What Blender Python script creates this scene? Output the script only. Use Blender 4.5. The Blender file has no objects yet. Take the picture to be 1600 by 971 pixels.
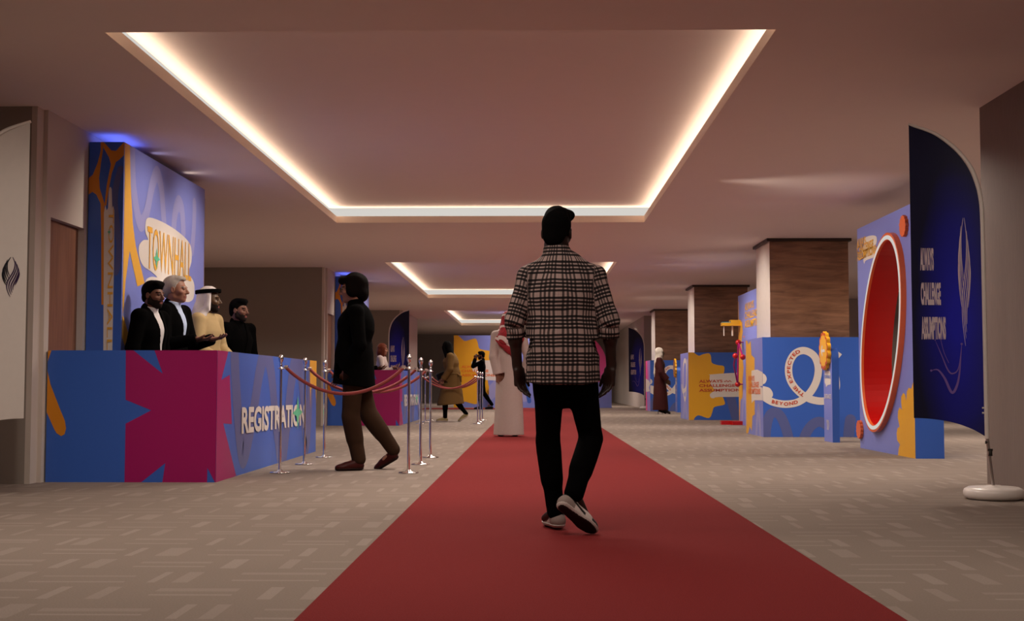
import bpy, bmesh, math, random
import numpy as np
from mathutils import Vector, Matrix
from mathutils.geometry import tessellate_polygon

random.seed(7)
SC = bpy.context.scene
COL = SC.collection
R = math.radians

# ------------------------------------------------------------------ camera
FPX = 2000.0
EYE = Vector((0.0, 0.0, 0.8))
PITCH = math.atan(115.5 / FPX)
YAW = math.atan(33.0 / FPX * math.cos(PITCH))
c_fwd = Vector((-math.sin(YAW) * math.cos(PITCH), math.cos(YAW) * math.cos(PITCH), math.sin(PITCH)))
c_rgt = Vector((math.cos(YAW), math.sin(YAW), 0))
c_up = c_rgt.cross(c_fwd)
cam_d = bpy.data.cameras.new('camera')
cam = bpy.data.objects.new('camera', cam_d)
COL.objects.link(cam)
cam_d.sensor_width = 36.0
cam_d.lens = 36.0 * FPX / 1600.0
cam_d.clip_end = 300
cam.location = EYE
cam.rotation_euler = (R(90) + PITCH, 0, YAW)
SC.camera = cam


def ray(px, py):
    return c_rgt * ((px - 800.0) / FPX) + c_up * ((485.5 - py) / FPX) + c_fwd


def on_y(px, py, Y):
    d = ray(px, py)
    return EYE + d * ((Y - EYE.y) / d.y)


def on_x(px, py, X):
    d = ray(px, py)
    return EYE + d * ((X - EYE.x) / d.x)


# ------------------------------------------------------------------ tagging
def tag(o, label=None, cat=None, group=None, kind=None):
    if label: o['label'] = label
    if cat: o['category'] = cat
    if group: o['group'] = group
    if kind: o['kind'] = kind
    return o


ORG = {}


def empty(name, loc, label=None, cat=None, group=None, rz=0.0):
    o = bpy.data.objects.new(name, None)
    o.empty_display_size = 0.2
    COL.objects.link(o)
    o.location = loc
    o.rotation_euler = (0, 0, rz)
    ORG[o.name] = Vector(loc)
    return tag(o, label, cat, group)


def link_mesh(name, me, mats, parent=None):
    o = bpy.data.objects.new(name, me)
    COL.objects.link(o)
    for m in mats:
        me.materials.append(m)
    if parent is not None:
        o.parent = parent
    return o


def copy_tree(o, parent=None):
    c = o.copy()
    COL.objects.link(c)
    if parent is not None:
        c.parent = parent
    for ch in list(o.children):
        copy_tree(ch, c)
    return c


# ------------------------------------------------------------------ materials
def nt(name):
    m = bpy.data.materials.new(name)
    m.use_nodes = True
    t = m.node_tree
    b = t.nodes['Principled BSDF']
    return m, t, b


def N(t, typ, **kw):
    n = t.nodes.new(typ)
    for k, v in kw.items():
        setattr(n, k, v)
    return n


def mth(t, op, a, b=None, c=None):
    n = t.nodes.new('ShaderNodeMath')
    n.operation = op
    for i, v in enumerate((a, b, c)):
        if v is None: continue
        if isinstance(v, (int, float)):
            n.inputs[i].default_value = v
        else:
            t.links.new(v, n.inputs[i])
    return n.outputs[0]


def mixc(t, fac, a, b):
    n = t.nodes.new('ShaderNodeMix')
    n.data_type = 'RGBA'
    for idx, v in ((0, fac), (6, a), (7, b)):
        if isinstance(v, (int, float)):
            n.inputs[idx].default_value = v
        elif isinstance(v, (tuple, list)):
            n.inputs[idx].default_value = (*v, 1.0)
        else:
            t.links.new(v, n.inputs[idx])
    return n.outputs[2]


def plain(name, col, rough=0.5, metal=0.0, spec=0.5, noise=0.06, scale=40.0, bump=0.0, bscale=200.0, coat=0.0, coat_r=0.1, sheen=0.0):
    """principled surface with a faint procedural mottling and optional fine bump"""
    m, t, b = nt(name)
    b.inputs['Roughness'].default_value = rough
    b.inputs['Metallic'].default_value = metal
    b.inputs['Specular IOR Level'].default_value = spec
    b.inputs['Coat Weight'].default_value = coat
    b.inputs['Coat Roughness'].default_value = coat_r
    b.inputs['Sheen Weight'].default_value = sheen
    tc = N(t, 'ShaderNodeTexCoord')
    nz = N(t, 'ShaderNodeTexNoise')
    nz.inputs['Scale'].default_value = scale
    t.links.new(tc.outputs['Object'], nz.inputs['Vector'])
    lo = tuple(max(0, c * (1 - noise)) for c in col)
    hi = tuple(min(1, c * (1 + noise)) for c in col)
    t.links.new(mixc(t, nz.outputs[0], lo, hi), b.inputs['Base Color'])
    if bump:
        n2 = N(t, 'ShaderNodeTexNoise')
        n2.inputs['Scale'].default_value = bscale
        n2.inputs['Detail'].default_value = 3
        t.links.new(tc.outputs['Object'], n2.inputs['Vector'])
        bp = N(t, 'ShaderNodeBump')
        bp.inputs['Strength'].default_value = bump
        bp.inputs['Distance'].default_value = 0.01
        t.links.new(n2.outputs[0], bp.inputs['Height'])
        t.links.new(bp.outputs[0], b.inputs['Normal'])
    return m


def emit(name, col, strength):
    m, t, b = nt(name)
    b.inputs['Base Color'].default_value = (0, 0, 0, 1)
    b.inputs['Specular IOR Level'].default_value = 0
    b.inputs['Emission Color'].default_value = (*col, 1)
    b.inputs['Emission Strength'].default_value = strength
    return m


def wood(name, axis, c0, c1, rough=0.35, coat=0.0, spec=0.5):
    m, t, b = nt(name)
    b.inputs['Roughness'].default_value = rough
    b.inputs['Coat Weight'].default_value = coat
    b.inputs['Specular IOR Level'].default_value = spec
    tc = N(t, 'ShaderNodeTexCoord')
    mp = N(t, 'ShaderNodeMapping')
    t.links.new(tc.outputs['Object'], mp.inputs['Vector'])
    mp.inputs['Scale'].default_value = (1.0, 1.0, 8) if axis == 'h' else (12, 12, 0.9)
    n1 = N(t, 'ShaderNodeTexNoise'); n1.inputs['Scale'].default_value = 1.6; n1.inputs['Detail'].default_value = 9; n1.inputs['Roughness'].default_value = 0.65
    n1.inputs['Distortion'].default_value = 0.6
    t.links.new(mp.outputs[0], n1.inputs['Vector'])
    n2 = N(t, 'ShaderNodeTexNoise'); n2.inputs['Scale'].default_value = 1.1; n2.inputs['Detail'].default_value = 2
    t.links.new(tc.outputs['Object'], n2.inputs['Vector'])
    f = mth(t, 'ADD', mth(t, 'MULTIPLY', n1.outputs[0], 0.75), mth(t, 'MULTIPLY', n2.outputs[0], 0.35))
    r = N(t, 'ShaderNodeValToRGB')
    r.color_ramp.elements[0].position = 0.36; r.color_ramp.elements[0].color = (*c0, 1)
    r.color_ramp.elements[1].position = 0.72; r.color_ramp.elements[1].color = (*c1, 1)
    t.links.new(f, r.inputs[0])
    t.links.new(r.outputs[0], b.inputs['Base Color'])
    return m


# ------------------------------------------------------------------ mesh builder
class MB:
    def __init__(self):
        self.v, self.f, self.m, self.s = [], [], [], []

    def add(self, verts, faces, mat=0, smooth=False):
        o = len(self.v)
        self.v += [tuple(p) for p in verts]
        for fc in faces:
            self.f.append([o + i for i in fc])
            self.m.append(mat)
            self.s.append(smooth)

    def box(self, x0, x1, y0, y1, z0, z1, mat=0, mats=None):
        v = [(x0, y0, z0), (x1, y0, z0), (x1, y1, z0), (x0, y1, z0), (x0, y0, z1), (x1, y0, z1), (x1, y1, z1), (x0, y1, z1)]
        F = {'-z': [0, 3, 2, 1], '+z': [4, 5, 6, 7], '-y': [0, 1, 5, 4], '+x': [1, 2, 6, 5], '+y': [2, 3, 7, 6], '-x': [3, 0, 4, 7]}
        for k, fc in F.items():
            self.add([v[i] for i in fc], [[0, 1, 2, 3]], (mats or {}).get(k, mat))

    def tube(self, pts, r, seg=12, mat=0, caps=True, smooth=True):
        pts = [Vector(p) for p in pts]
        n = len(pts)
        rs = r if isinstance(r, (list, tuple)) else [r] * n
        rings = []
        up = None
        for i in range(n):
            d = (pts[min(i + 1, n - 1)] - pts[max(i - 1, 0)]).normalized()
            if up is None:
                up = Vector((0, 0, 1)) if abs(d.z) < 0.9 else Vector((0, 1, 0))
            a = d.cross(up).normalized()
            b2 = a.cross(d).normalized()
            up = b2
            rings.append([pts[i] + (a * math.cos(2 * math.pi * k / seg) + b2 * math.sin(2 * math.pi * k / seg)) * rs[i] for k in range(seg)])
        v = [p for rg in rings for p in rg]
        f = []
        for i in range(n - 1):
            for k in range(seg):
                k2 = (k + 1) % seg
                f.append([i * seg + k, i * seg + k2, (i + 1) * seg + k2, (i + 1) * seg + k])
        self.add(v, f, mat, smooth)
        if caps:
            self.add(rings[0], [list(range(seg))], mat)
            self.add(rings[-1], [list(range(seg))[::-1]], mat)

    def lathe(self, prof, c, seg=32, mat=0, smooth=True):
        v, f = [], []
        for (r, z) in prof:
            for k in range(seg):
                a = 2 * math.pi * k / seg
                v.append((c[0] + r * math.cos(a), c[1] + r * math.sin(a), c[2] + z))
        for i in range(len(prof) - 1):
            for k in range(seg):
                k2 = (k + 1) % seg
                f.append([i * seg + k, i * seg + k2, (i + 1) * seg + k2, (i + 1) * seg + k])
        self.add(v, f, mat, smooth)

    def tris(self, pts3, mat=0):
        tri = tessellate_polygon([[Vector(p) for p in pts3]])
        self.add(pts3, [list(t) for t in tri], mat)

    def prism(self, pts3, ext, mat=0, side=None):
        """polygon (3D, planar) extruded by vector ext"""
        ext = Vector(ext)
        a = [Vector(p) for p in pts3]
        b2 = [p + ext for p in a]
        self.tris(a, mat); self.tris(b2, mat)
        n = len(a)
        for i in range(n):
            j = (i + 1) % n
            self.add([a[i], a[j], b2[j], b2[i]], [[0, 1, 2, 3]], mat if side is None else side)

    def build(self, name, mats, parent=None, org=None, fix=False):
        o0 = Vector((0, 0, 0))
        if org is not None:
            o0 = Vector(org)
        elif parent is not None:
            o0 = ORG.get(parent.name, Vector((0, 0, 0)))
        me = bpy.data.meshes.new(name)
        me.from_pydata([tuple(Vector(p) - o0) for p in self.v], [], self.f)
        me.update()
        me.polygons.foreach_set('material_index', self.m)
        me.polygons.foreach_set('use_smooth', self.s)
        if fix:
            bm = bmesh.new(); bm.from_mesh(me)
            bmesh.ops.remove_doubles(bm, verts=bm.verts, dist=1e-5)
            bmesh.ops.recalc_face_normals(bm, faces=bm.faces)
            bm.to_mesh(me); bm.free()
        o = link_mesh(name, me, mats, parent)
        if parent is None:
            o.location = o0
        ORG[o.name] = o0
        return o


def bevel(o, w, seg=2):
    md = o.modifiers.new('bevel', 'BEVEL')
    md.width = w; md.segments = seg; md.limit_method = 'ANGLE'; md.angle_limit = R(40)
    return o


# ------------------------------------------------------------------ 2D curves
def catmull(P, n=8, closed=False):
    P = [Vector(p) for p in P]
    out = []
    m = len(P)
    rng = m if closed else m - 1
    for i in range(rng):
        if closed:
            p0, p1, p2, p3 = P[(i - 1) % m], P[i], P[(i + 1) % m], P[(i + 2) % m]
        else:
            p0, p1, p2, p3 = P[max(i - 1, 0)], P[i], P[i + 1], P[min(i + 2, m - 1)]
        for k in range(n):
            t = k / n
            out.append(0.5 * ((2 * p1) + (-p0 + p2) * t + (2 * p0 - 5 * p1 + 4 * p2 - p3) * t * t + (-p0 + 3 * p1 - 3 * p2 + p3) * t ** 3))
    if not closed:
        out.append(P[-1])
    return out


class Face:
    """a flat printable face of a booth: x = const or y = const, with its rectangle"""

    def __init__(self, ax, c, nrm, u0, u1, v0, v1, dy=0.0):
        self.ax, self.c, self.nrm = ax, c, nrm
        self.u0, self.u1, self.v0, self.v1 = u0, u1, v0, v1
        self.dy = dy          # the same artwork repeated one bay further down the hall

    def uv(self, px, py):
        p = on_x(px, py, self.c) if self.ax == 'x' else on_y(px, py, self.c)
        return Vector((p.y if self.ax == 'x' else p.x, p.z))

    def p3(self, u, v, lift):
        u = min(max(u, self.u0), self.u1); v = min(max(v, self.v0), self.v1)
        c = self.c + self.nrm * lift
        return Vector((c, u + self.dy, v)) if self.ax == 'x' else Vector((u, c + self.dy, v))

    def poly(self, mb, pts, mat, lift=0.001, smooth=0, px=True):
        q = [self.uv(*p) for p in pts] if px else [Vector(p) for p in pts]
        if smooth: q = catmull(q, smooth, True)
        w = []
        for p in q:
            p3 = self.p3(p.x, p.y, lift)
            if not w or (p3 - w[-1]).length > 1e-4: w.append(p3)
        if (w[0] - w[-1]).length < 1e-4: w.pop()
        if len(w) > 2: mb.tris(w, mat)

    def stroke(self, mb, pts, width, mat, lift=0.001, n=10, px=True, caps=True, taper=None):
        q = [self.uv(*p) for p in pts] if px else [Vector(p) for p in pts]
        q = catmull(q, n)
        hw = width / 2
        L, Rr = [], []
        m = len(q)
        for i in range(m):
            d = (q[min(i + 1, m - 1)] - q[max(i - 1, 0)])
            if d.length < 1e-9: d = Vector((1, 0))
            d.normalize()
            nn = Vector((-d.y, d.x))
            w = hw if taper is None else hw * taper(i / (m - 1))
            L.append(q[i] + nn * w); Rr.append(q[i] - nn * w)
        for i in range(m - 1):
            quad = [self.p3(*L[i], lift + i * 3e-6), self.p3(*L[i + 1], lift + i * 3e-6), self.p3(*Rr[i + 1], lift + i * 3e-6), self.p3(*Rr[i], lift + i * 3e-6)]
            if (quad[0] - quad[3]).length > 1e-5 or (quad[1] - quad[2]).length > 1e-5: mb.add(quad, [[0, 1, 2, 3]], mat)
        if caps:
            for c in (q[0], q[-1]):
                hw2 = hw
                ring = [self.p3(c.x + hw * math.cos(a), c.y + hw * math.sin(a), lift - 0.0004) for a in np.linspace(0, 2 * math.pi, 18)[:-1]]
                rr_ = []
                for p in ring:
                    if not rr_ or (p - rr_[-1]).length > 1e-5: rr_.append(p)
                if len(rr_) > 3 and sum((rr_[k] - rr_[0]).cross(rr_[k + 1] - rr_[0]).length for k in range(1, len(rr_) - 1)) > 1e-5: mb.add(rr_, [list(range(len(rr_)))], mat)
        return q


def crop(ox, oy, sc):
    return lambda pts: [(ox + x / sc, oy + y / sc) for x, y in pts]


# ------------------------------------------------------------------ lettering
def text_mesh(s, bold=0.0):
    cu = bpy.data.curves.new('lettering', 'FONT')
    cu.body = s
    cu.size = 1.0
    cu.offset = bold
    cu.resolution_u = 3
    cu.fill_mode = 'BOTH'
    o = bpy.data.objects.new('lettering', cu)
    COL.objects.link(o)
    dg = bpy.context.evaluated_depsgraph_get()
    me = bpy.data.meshes.new_from_object(o.evaluated_get(dg))
    v = [Vector((p.co.x, p.co.y)) for p in me.vertices]
    f = [list(p.vertices) for p in me.polygons]
    bpy.data.objects.remove(o); bpy.data.curves.remove(cu); bpy.data.meshes.remove(me)
    return v, f


_CAP = None


def put_text(mb, s, fn, width, height, bold=0.02, mat=0):
    """text fitted into width x height (cap height), mapped by fn(u, v) -> 3D"""
    v, f = text_mesh(s, bold)
    if not v: return
    x0 = min(p.x for p in v); x1 = max(p.x for p in v)
    v2, _ = text_mesh('H', bold)
    y0 = min(p.y for p in v2); y1 = max(p.y for p in v2)
    sx = width / (x1 - x0) if width else height / (y1 - y0)
    sy = height / (y1 - y0)
    mb.add([fn((p.x - x0) * sx, (p.y - y0) * sy) for p in v], f, mat)


def put_text_path(mb, s, path, height, fn, bold=0.02, mat=0, fill=1.0, stretch=1.0):
    """letters one by one along a 2D path (list of Vector), fitted to its length"""
    v2, _ = text_mesh('H', bold)
    hh = max(p.y for p in v2) - min(p.y for p in v2)
    y0 = min(p.y for p in v2)
    seg = [(path[i + 1] - path[i]).length for i in range(len(path) - 1)]
    tot = sum(seg)
    adv = []
    glyphs = []
    for ch in s:
        if ch == ' ':
            glyphs.append(None); adv.append(0.5); continue
        v, f = text_mesh(ch, bold)
        a = min(p.x for p in v); b = max(p.x for p in v)
        glyphs.append((v, f, (a + b) / 2)); adv.append(b - a + 0.12)
    k = tot * fill / sum(adv)
    sc_h = height / hh
    pos = 0.0
    for g, a in zip(glyphs, adv):
        mid = (pos + a / 2) * k
        pos += a
        if g is None: continue
        d = mid; i = 0
        while i < len(seg) - 1 and d > seg[i]:
            d -= seg[i]; i += 1
        t = (path[i + 1] - path[i]).normalized()
        c = path[i] + t * d
        n = Vector((-t.y, t.x))
        out = []
        for p in g[0]:
            q = c + t * ((p.x - g[2]) * k) + n * ((p.y - y0) * sc_h - height / 2)
            out.append(fn(q.x, q.y))
        mb.add(out, g[1], mat)


def star4(cx, cy, rx, ry, k=0.32):
    pts = []
    for i in range(8):
        a = i * math.pi / 4
        q = 1.0 if i % 2 == 0 else k
        pts.append((cx + rx * q * math.cos(a), cy + ry * q * math.sin(a)))
    return pts


def scallop(cx, cy, r, n=12, amp=0.1, m=96):
    return [(cx + r * (1 + amp * abs(math.sin(n * a / 2)) - amp / 2) * math.cos(a), cy + r * (1 + amp * abs(math.sin(n * a / 2)) - amp / 2) * math.sin(a))
            for a in [2 * math.pi * i / m for i in range(m)]]
# ================================================================== MATERIALS
CEIL = 3.07
M = {}
M['ceiling'] = plain('ceiling_paint', (0.79, 0.67, 0.625), 0.75, spec=0.25, noise=0.015, scale=6)
M['wall'] = plain('wall_paint', (0.50, 0.43, 0.39), 0.8, spec=0.2, noise=0.03, scale=3, bump=0.08, bscale=260)
M['trim_wall'] = plain('wall_paint_lit_side', (0.56, 0.48, 0.43), 0.8, spec=0.2, noise=0.03, scale=3)  # lit tone of the wall block sides put into the colour


def woven_wall():
    m, t, b = nt('woven_wallcovering')
    b.inputs['Roughness'].default_value = 0.75
    tc = N(t, 'ShaderNodeTexCoord')
    mp = N(t, 'ShaderNodeMapping'); mp.inputs['Scale'].default_value = (160, 160, 6)
    t.links.new(tc.outputs['Object'], mp.inputs['Vector'])
    nz = N(t, 'ShaderNodeTexNoise'); nz.inputs['Scale'].default_value = 1.0; nz.inputs['Detail'].default_value = 4
    t.links.new(mp.outputs[0], nz.inputs['Vector'])
    t.links.new(mixc(t, nz.outputs[0], (0.15, 0.108, 0.094), (0.235, 0.178, 0.156)), b.inputs['Base Color'])
    bp = N(t, 'ShaderNodeBump'); bp.inputs['Strength'].default_value = 0.25; bp.inputs['Distance'].default_value = 0.004
    t.links.new(nz.outputs[0], bp.inputs['Height']); t.links.new(bp.outputs[0], b.inputs['Normal'])
    return m


M['woven'] = woven_wall()
M['darkwall'] = plain('taupe_and_shaded_wall_paint', (0.285, 0.24, 0.212), 0.8, spec=0.2, noise=0.03, scale=3, bump=0.06, bscale=200)  # shaded tone of the camera-facing wall block fronts put into the colour
M['wood_h'] = wood('walnut_veneer_horizontal', 'h', (0.095, 0.040, 0.020), (0.36, 0.18, 0.10), 0.3, 0.25, 0.6)
M['wood_v'] = wood('walnut_door', 'v', (0.13, 0.045, 0.022), (0.27, 0.115, 0.065), 0.4)
M['dark_wood'] = plain('dark_wood_edge', (0.028, 0.013, 0.008), 0.5)
M['lip'] = plain('lit_cove_lip', (0.90, 0.76, 0.62), 0.7, noise=0.01)  # lighter than the ceiling: the LED light on the lip is painted in
M['column_sheen'] = plain('pale_column_side_reflection', (0.86, 0.78, 0.74), 0.30, 0.1, noise=0.08, scale=14)  # pale colour stands in for the bright reflection on the column sides
M['led'] = emit('led_diffuser', (1.0, 0.955, 0.89), 0.66)


def carpet_tiles():
    m, t, b = nt('patterned_carpet_tiles')
    b.inputs['Roughness'].default_value = 0.95
    b.inputs['Specular IOR Level'].default_value = 0.15
    tc = N(t, 'ShaderNodeTexCoord')
    sp = N(t, 'ShaderNodeSeparateXYZ')
    t.links.new(tc.outputs['Object'], sp.inputs[0])
    C = 0.40
    u = mth(t, 'DIVIDE', mth(t, 'ADD', sp.outputs[0], 40.13), C)
    v = mth(t, 'DIVIDE', mth(t, 'ADD', sp.outputs[1], 40.05), C)
    iv = mth(t, 'FLOOR', v)
    # every second row is shifted a little so that the bars interlock
    u = mth(t, 'ADD', u, mth(t, 'MULTIPLY', iv, 0.37))
    iu = mth(t, 'FLOOR', u)
    fu = mth(t, 'FRACT', u); fv = mth(t, 'FRACT', v)
    par = mth(t, 'MODULO', mth(t, 'ADD', iu, iv), 2.0)
    cb = N(t, 'ShaderNodeCombineXYZ')
    t.links.new(iu, cb.inputs[0]); t.links.new(iv, cb.inputs[1])
    wn = N(t, 'ShaderNodeTexWhiteNoise'); wn.noise_dimensions = '2D'
    t.links.new(cb.outputs[0], wn.inputs['Vector'])
    rs = N(t, 'ShaderNodeSeparateColor'); t.links.new(wn.outputs['Color'], rs.inputs[0])
    r1, r2, r3 = rs.outputs[0], rs.outputs[1], rs.outputs[2]

    def band(x, c, hw):   # 1 inside |x-c|<hw
        return mth(t, 'LESS_THAN', mth(t, 'ABSOLUTE', mth(t, 'SUBTRACT', x, c)), hw)

    def mul(a, bb): return mth(t, 'MULTIPLY', a, bb)
    # H cells : thin pairs of lines along x
    c1 = mth(t, 'ADD', mul(r1, 0.3), 0.12); c2 = mth(t, 'ADD', mul(r2, 0.3), 0.52)
    ext = band(fu, 0.5, mth(t, 'ADD', mul(r3, 0.12), 0.38))
    hl = mul(mth(t, 'MAXIMUM', band(fv, c1, 0.035), mul(band(fv, c2, mth(t, 'ADD', mul(r1, 0.07), 0.03)), 0.7)), ext)
    # V cells : short bars along y
    d1 = mth(t, 'ADD', mul(r2, 0.22), 0.1); d2 = mth(t, 'ADD', mul(r3, 0.25), 0.55)
    ey = band(fv, 0.5, 0.36)
    vl = mul(mth(t, 'MAXIMUM', band(fu, d1, mth(t, 'ADD', mul(r3, 0.05), 0.04)), mul(band(fu, d2, mth(t, 'ADD', mul(r1, 0.12), 0.03)), 0.75)), ey)
    mask = mth(t, 'ADD', mul(hl, mth(t, 'SUBTRACT', 1.0, par)), mul(vl, par))
    # fine loop-pile threads
    wv = N(t, 'ShaderNodeTexNoise'); wv.inputs['Scale'].default_value = 130; wv.inputs['Detail'].default_value = 2
    t.links.new(tc.outputs['Object'], wv.inputs['Vector'])
    big = N(t, 'ShaderNodeTexNoise'); big.inputs['Scale'].default_value = 1.3
    t.links.new(tc.outputs['Object'], big.inputs['Vector'])
    base = mixc(t, mth(t, 'ADD', mul(wv.outputs[0], 0.8), mul(big.outputs[0], 0.3)), (0.16, 0.122, 0.100), (0.25, 0.198, 0.166))
    hi = mixc(t, wv.outputs[0], (0.26, 0.212, 0.182), (0.36, 0.30, 0.265))
    t.links.new(mixc(t, mul(mask, 0.5), base, hi), b.inputs['Base Color'])
    bp = N(t, 'ShaderNodeBump'); bp.inputs['Strength'].default_value = 0.35; bp.inputs['Distance'].default_value = 0.004
    t.links.new(wv.outputs[0], bp.inputs['Height']); t.links.new(bp.outputs[0], b.inputs['Normal'])
    return m


M['floor'] = carpet_tiles()
M['red_carpet'] = plain('red_carpet', (0.175, 0.0175, 0.018), 0.95, spec=0.1, noise=0.35, scale=170, bump=0.5, bscale=170)

# ================================================================== ROOM SHELL
Y0, Y1 = -8.0, 58.2
XO = 9.0


def structure(o, label, cat):
    return tag(o, label, cat, kind='structure')


b = MB(); b.box(-XO - .3, XO + .3, Y0 - .3, Y1 + .3, -0.2, 0.0)
structure(b.build('floor', [M['floor']]), 'beige patterned carpet tile floor of the hall', 'floor')

COF = [(-7.5, 2.25), (8.1, 17.86), (23.7, 33.55), (39.3, 49.2)]
CX0, CX1 = -2.765, 1.56
LIP = 0.092
SET = 0.13
RTOP = 0.225
b = MB()
b.box(-XO - .3, CX0, Y0 - .3, Y1 + .3, CEIL, CEIL + LIP)
b.box(CX1, XO + .3, Y0 - .3, Y1 + .3, CEIL, CEIL + LIP)
ys = [Y0 - .3] + [y for c in COF for y in c] + [Y1 + .3]
for i in range(0, len(ys), 2):
    b.box(CX0, CX1, ys[i], ys[i + 1], CEIL, CEIL + LIP)
ceil_o = b.build('ceiling', [M['ceiling']])
structure(ceil_o, 'warm plaster ceiling with recessed light coves', 'ceiling')
NEARNAME = ['over the entrance behind the viewer', 'largest and nearest in view', 'second down the hall', 'third and farthest down the hall']
for i, (ya, yb) in enumerate(COF):
    b = MB()
    xa, xb, yc, yd = CX0 - SET, CX1 + SET, ya - SET, yb + SET
    z0, z1 = CEIL + LIP, CEIL + RTOP
    # lid and back walls of the cove
    b.add([(xa, yc, z1), (xb, yc, z1), (xb, yd, z1), (xa, yd, z1)], [[0, 1, 2, 3]])
    e = 0.02
    b.box(xa - e, xa, yc, yd, z0, z1); b.box(xb, xb + e, yc, yd, z0, z1)
    b.box(xa, xb, yc - e, yc, z0, z1); b.box(xa, xb, yd, yd + e, z0, z1)
    o = b.build('trim_%d' % (i + 1), [M['ceiling']])
    structure(o, 'rectangular recessed ceiling cove with glowing edge, ' + NEARNAME[i], 'ceiling cove')
    s = MB()
    t_ = 0.012
    zz0, zz1 = z0 + 0.004, z1 - 0.004
    s.box(xa, xa + t_, yc, yd, zz0, zz1); s.box(xb - t_, xb, yc, yd, zz0, zz1)
    s.box(xa + t_, xb - t_, yc, yc + t_, zz0, zz1); s.box(xa + t_, xb - t_, yd - t_, yd, zz0, zz1)
    s.build('led_strip', [M['led']], o)
    lp = MB(); k_ = 0.004
    lp.box(CX0, CX0 + k_, ya, yb, CEIL, CEIL + LIP); lp.box(CX1 - k_, CX1, ya, yb, CEIL, CEIL + LIP)
    lp.box(CX0 + k_, CX1 - k_, ya, ya + k_, CEIL, CEIL + LIP); lp.box(CX0 + k_, CX1 - k_, yb - k_, yb, CEIL, CEIL + LIP)
    lp.build('cove_lip', [M['lip']], o)

# --- left side: three wall blocks with a door each, deep bays between
for i in range(3):
    dy = 14.4 * i
    b = MB()
    b.box(-XO, -4.09, 10.28 + dy, 15.5 + dy, 0, CEIL)
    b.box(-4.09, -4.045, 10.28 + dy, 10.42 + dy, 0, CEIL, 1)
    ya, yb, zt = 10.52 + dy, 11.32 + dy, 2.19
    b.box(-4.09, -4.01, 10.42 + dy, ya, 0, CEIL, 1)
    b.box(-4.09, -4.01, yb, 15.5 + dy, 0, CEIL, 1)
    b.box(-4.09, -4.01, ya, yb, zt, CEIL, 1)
    structure(b.build('wall_left', [M['darkwall'], M['trim_wall']]),
              ['projecting wall block on the left, nearest, beside the white feather flag', 'projecting wall block on the left, second down the hall, behind the black-jacketed queuing man',
               'projecting wall block on the left, third down the hall, behind the far blue flag'][i], 'wall')
    d = MB()
    d.box(-4.088, -4.065, ya + .004, yb - .004, 0.005, zt - .004)
    do = d.build('door_%d' % (i + 1), [M['wood_v']])
    structure(do, ['walnut door recessed in the nearest left wall', 'walnut door recessed in the second left wall block', 'walnut door recessed in the third left wall block'][i], 'door')
b = MB(); b.box(-XO - .3, -XO, Y0, Y1, 0, CEIL)
structure(b.build('wall_left', [M['darkwall']]), 'outer wall of the left-hand bays', 'wall')
b = MB(); b.box(-XO - .3, XO + .3, Y1, Y1 + .3, 0, CEIL)
structure(b.build('wall_back', [M['darkwall']]), 'dark taupe wall at the far end of the hall', 'wall')
b = MB(); b.box(-XO - .3, XO + .3, Y0 - .3, Y0, 0, CEIL)
structure(b.build('wall_front', [M['darkwall']]), 'wall behind the viewer', 'wall')
b = MB(); b.box(3.67, XO, Y0, 10.47, 0, CEIL)
structure(b.build('wall_right', [M['woven']]), 'brown woven wall at the right edge beside the large blue flag', 'wall')
b = MB(); b.box(3.67, XO, 42.4, Y1, 0, CEIL)
structure(b.build('wall_right', [M['wall']]), 'pale wall block at the far right end of the hall', 'wall')
b = MB(); b.box(6.2, XO, 34.0, 42.4, 0, CEIL)
structure(b.build('wall_right', [M['wall']]), 'wall behind the wooden columns on the right', 'wall')
b = MB(); b.box(XO, XO + .3, Y0, Y1, 0, CEIL)
structure(b.build('wall_right', [M['darkwall']]), 'outer wall of the right-hand bays', 'wall')

# --- walnut columns
for i, yf in enumerate((19.9, 29.25, 38.65)):
    b = MB()
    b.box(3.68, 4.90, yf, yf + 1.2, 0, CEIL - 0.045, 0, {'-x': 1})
    o = b.build('trim_%d' % (i + 5), [M['wood_h'], M['column_sheen']])
    structure(o, ['square walnut-clad column above the near blue ribbon-loop plinth', 'square walnut-clad column above the yellow blob plinth', 'square walnut-clad column behind the woman in maroon'][i], 'column')
    b = MB(); b.box(3.635, 4.945, yf - .045, yf + 1.245, CEIL - 0.045, CEIL)
    b.build('capital', [M['dark_wood']], o)

# --- red carpet, with its cross piece in front of the far backdrop
b = MB()
b.box(-0.80, 1.25, -3.0, 41.0, 0, 0.012)
b.box(-3.6, 1.25, 41.0, 43.0, 0, 0.012)
o = b.build('red_carpet', [M['red_carpet']])
tag(o, 'long red carpet running down the middle of the hall', 'carpet')

# ================================================================== LIGHTS
def area(name, loc, size, power, col=(1, .86, .72), rot=(0, 0, 0), size_y=None, spread=180):
    l = bpy.data.lights.new(name, 'AREA')
    l.energy = power; l.color = col
    l.size = size
    l.spread = R(spread)
    if size_y: l.shape = 'RECTANGLE'; l.size_y = size_y
    o = bpy.data.objects.new(name, l); COL.objects.link(o)
    o.location = loc; o.rotation_euler = rot
    return o


def spot(name, loc, target, power, angle=60, blend=0.8, col=(1, .88, .74), r=0.06):
    l = bpy.data.lights.new(name, 'SPOT')
    l.energy = power; l.color = col; l.spot_size = R(angle); l.spot_blend = blend; l.shadow_soft_size = r
    o = bpy.data.objects.new(name, l); COL.objects.link(o)
    o.location = loc
    o.rotation_euler = (Vector(target) - Vector(loc)).to_track_quat('-Z', 'Y').to_euler()
    return o


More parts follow.
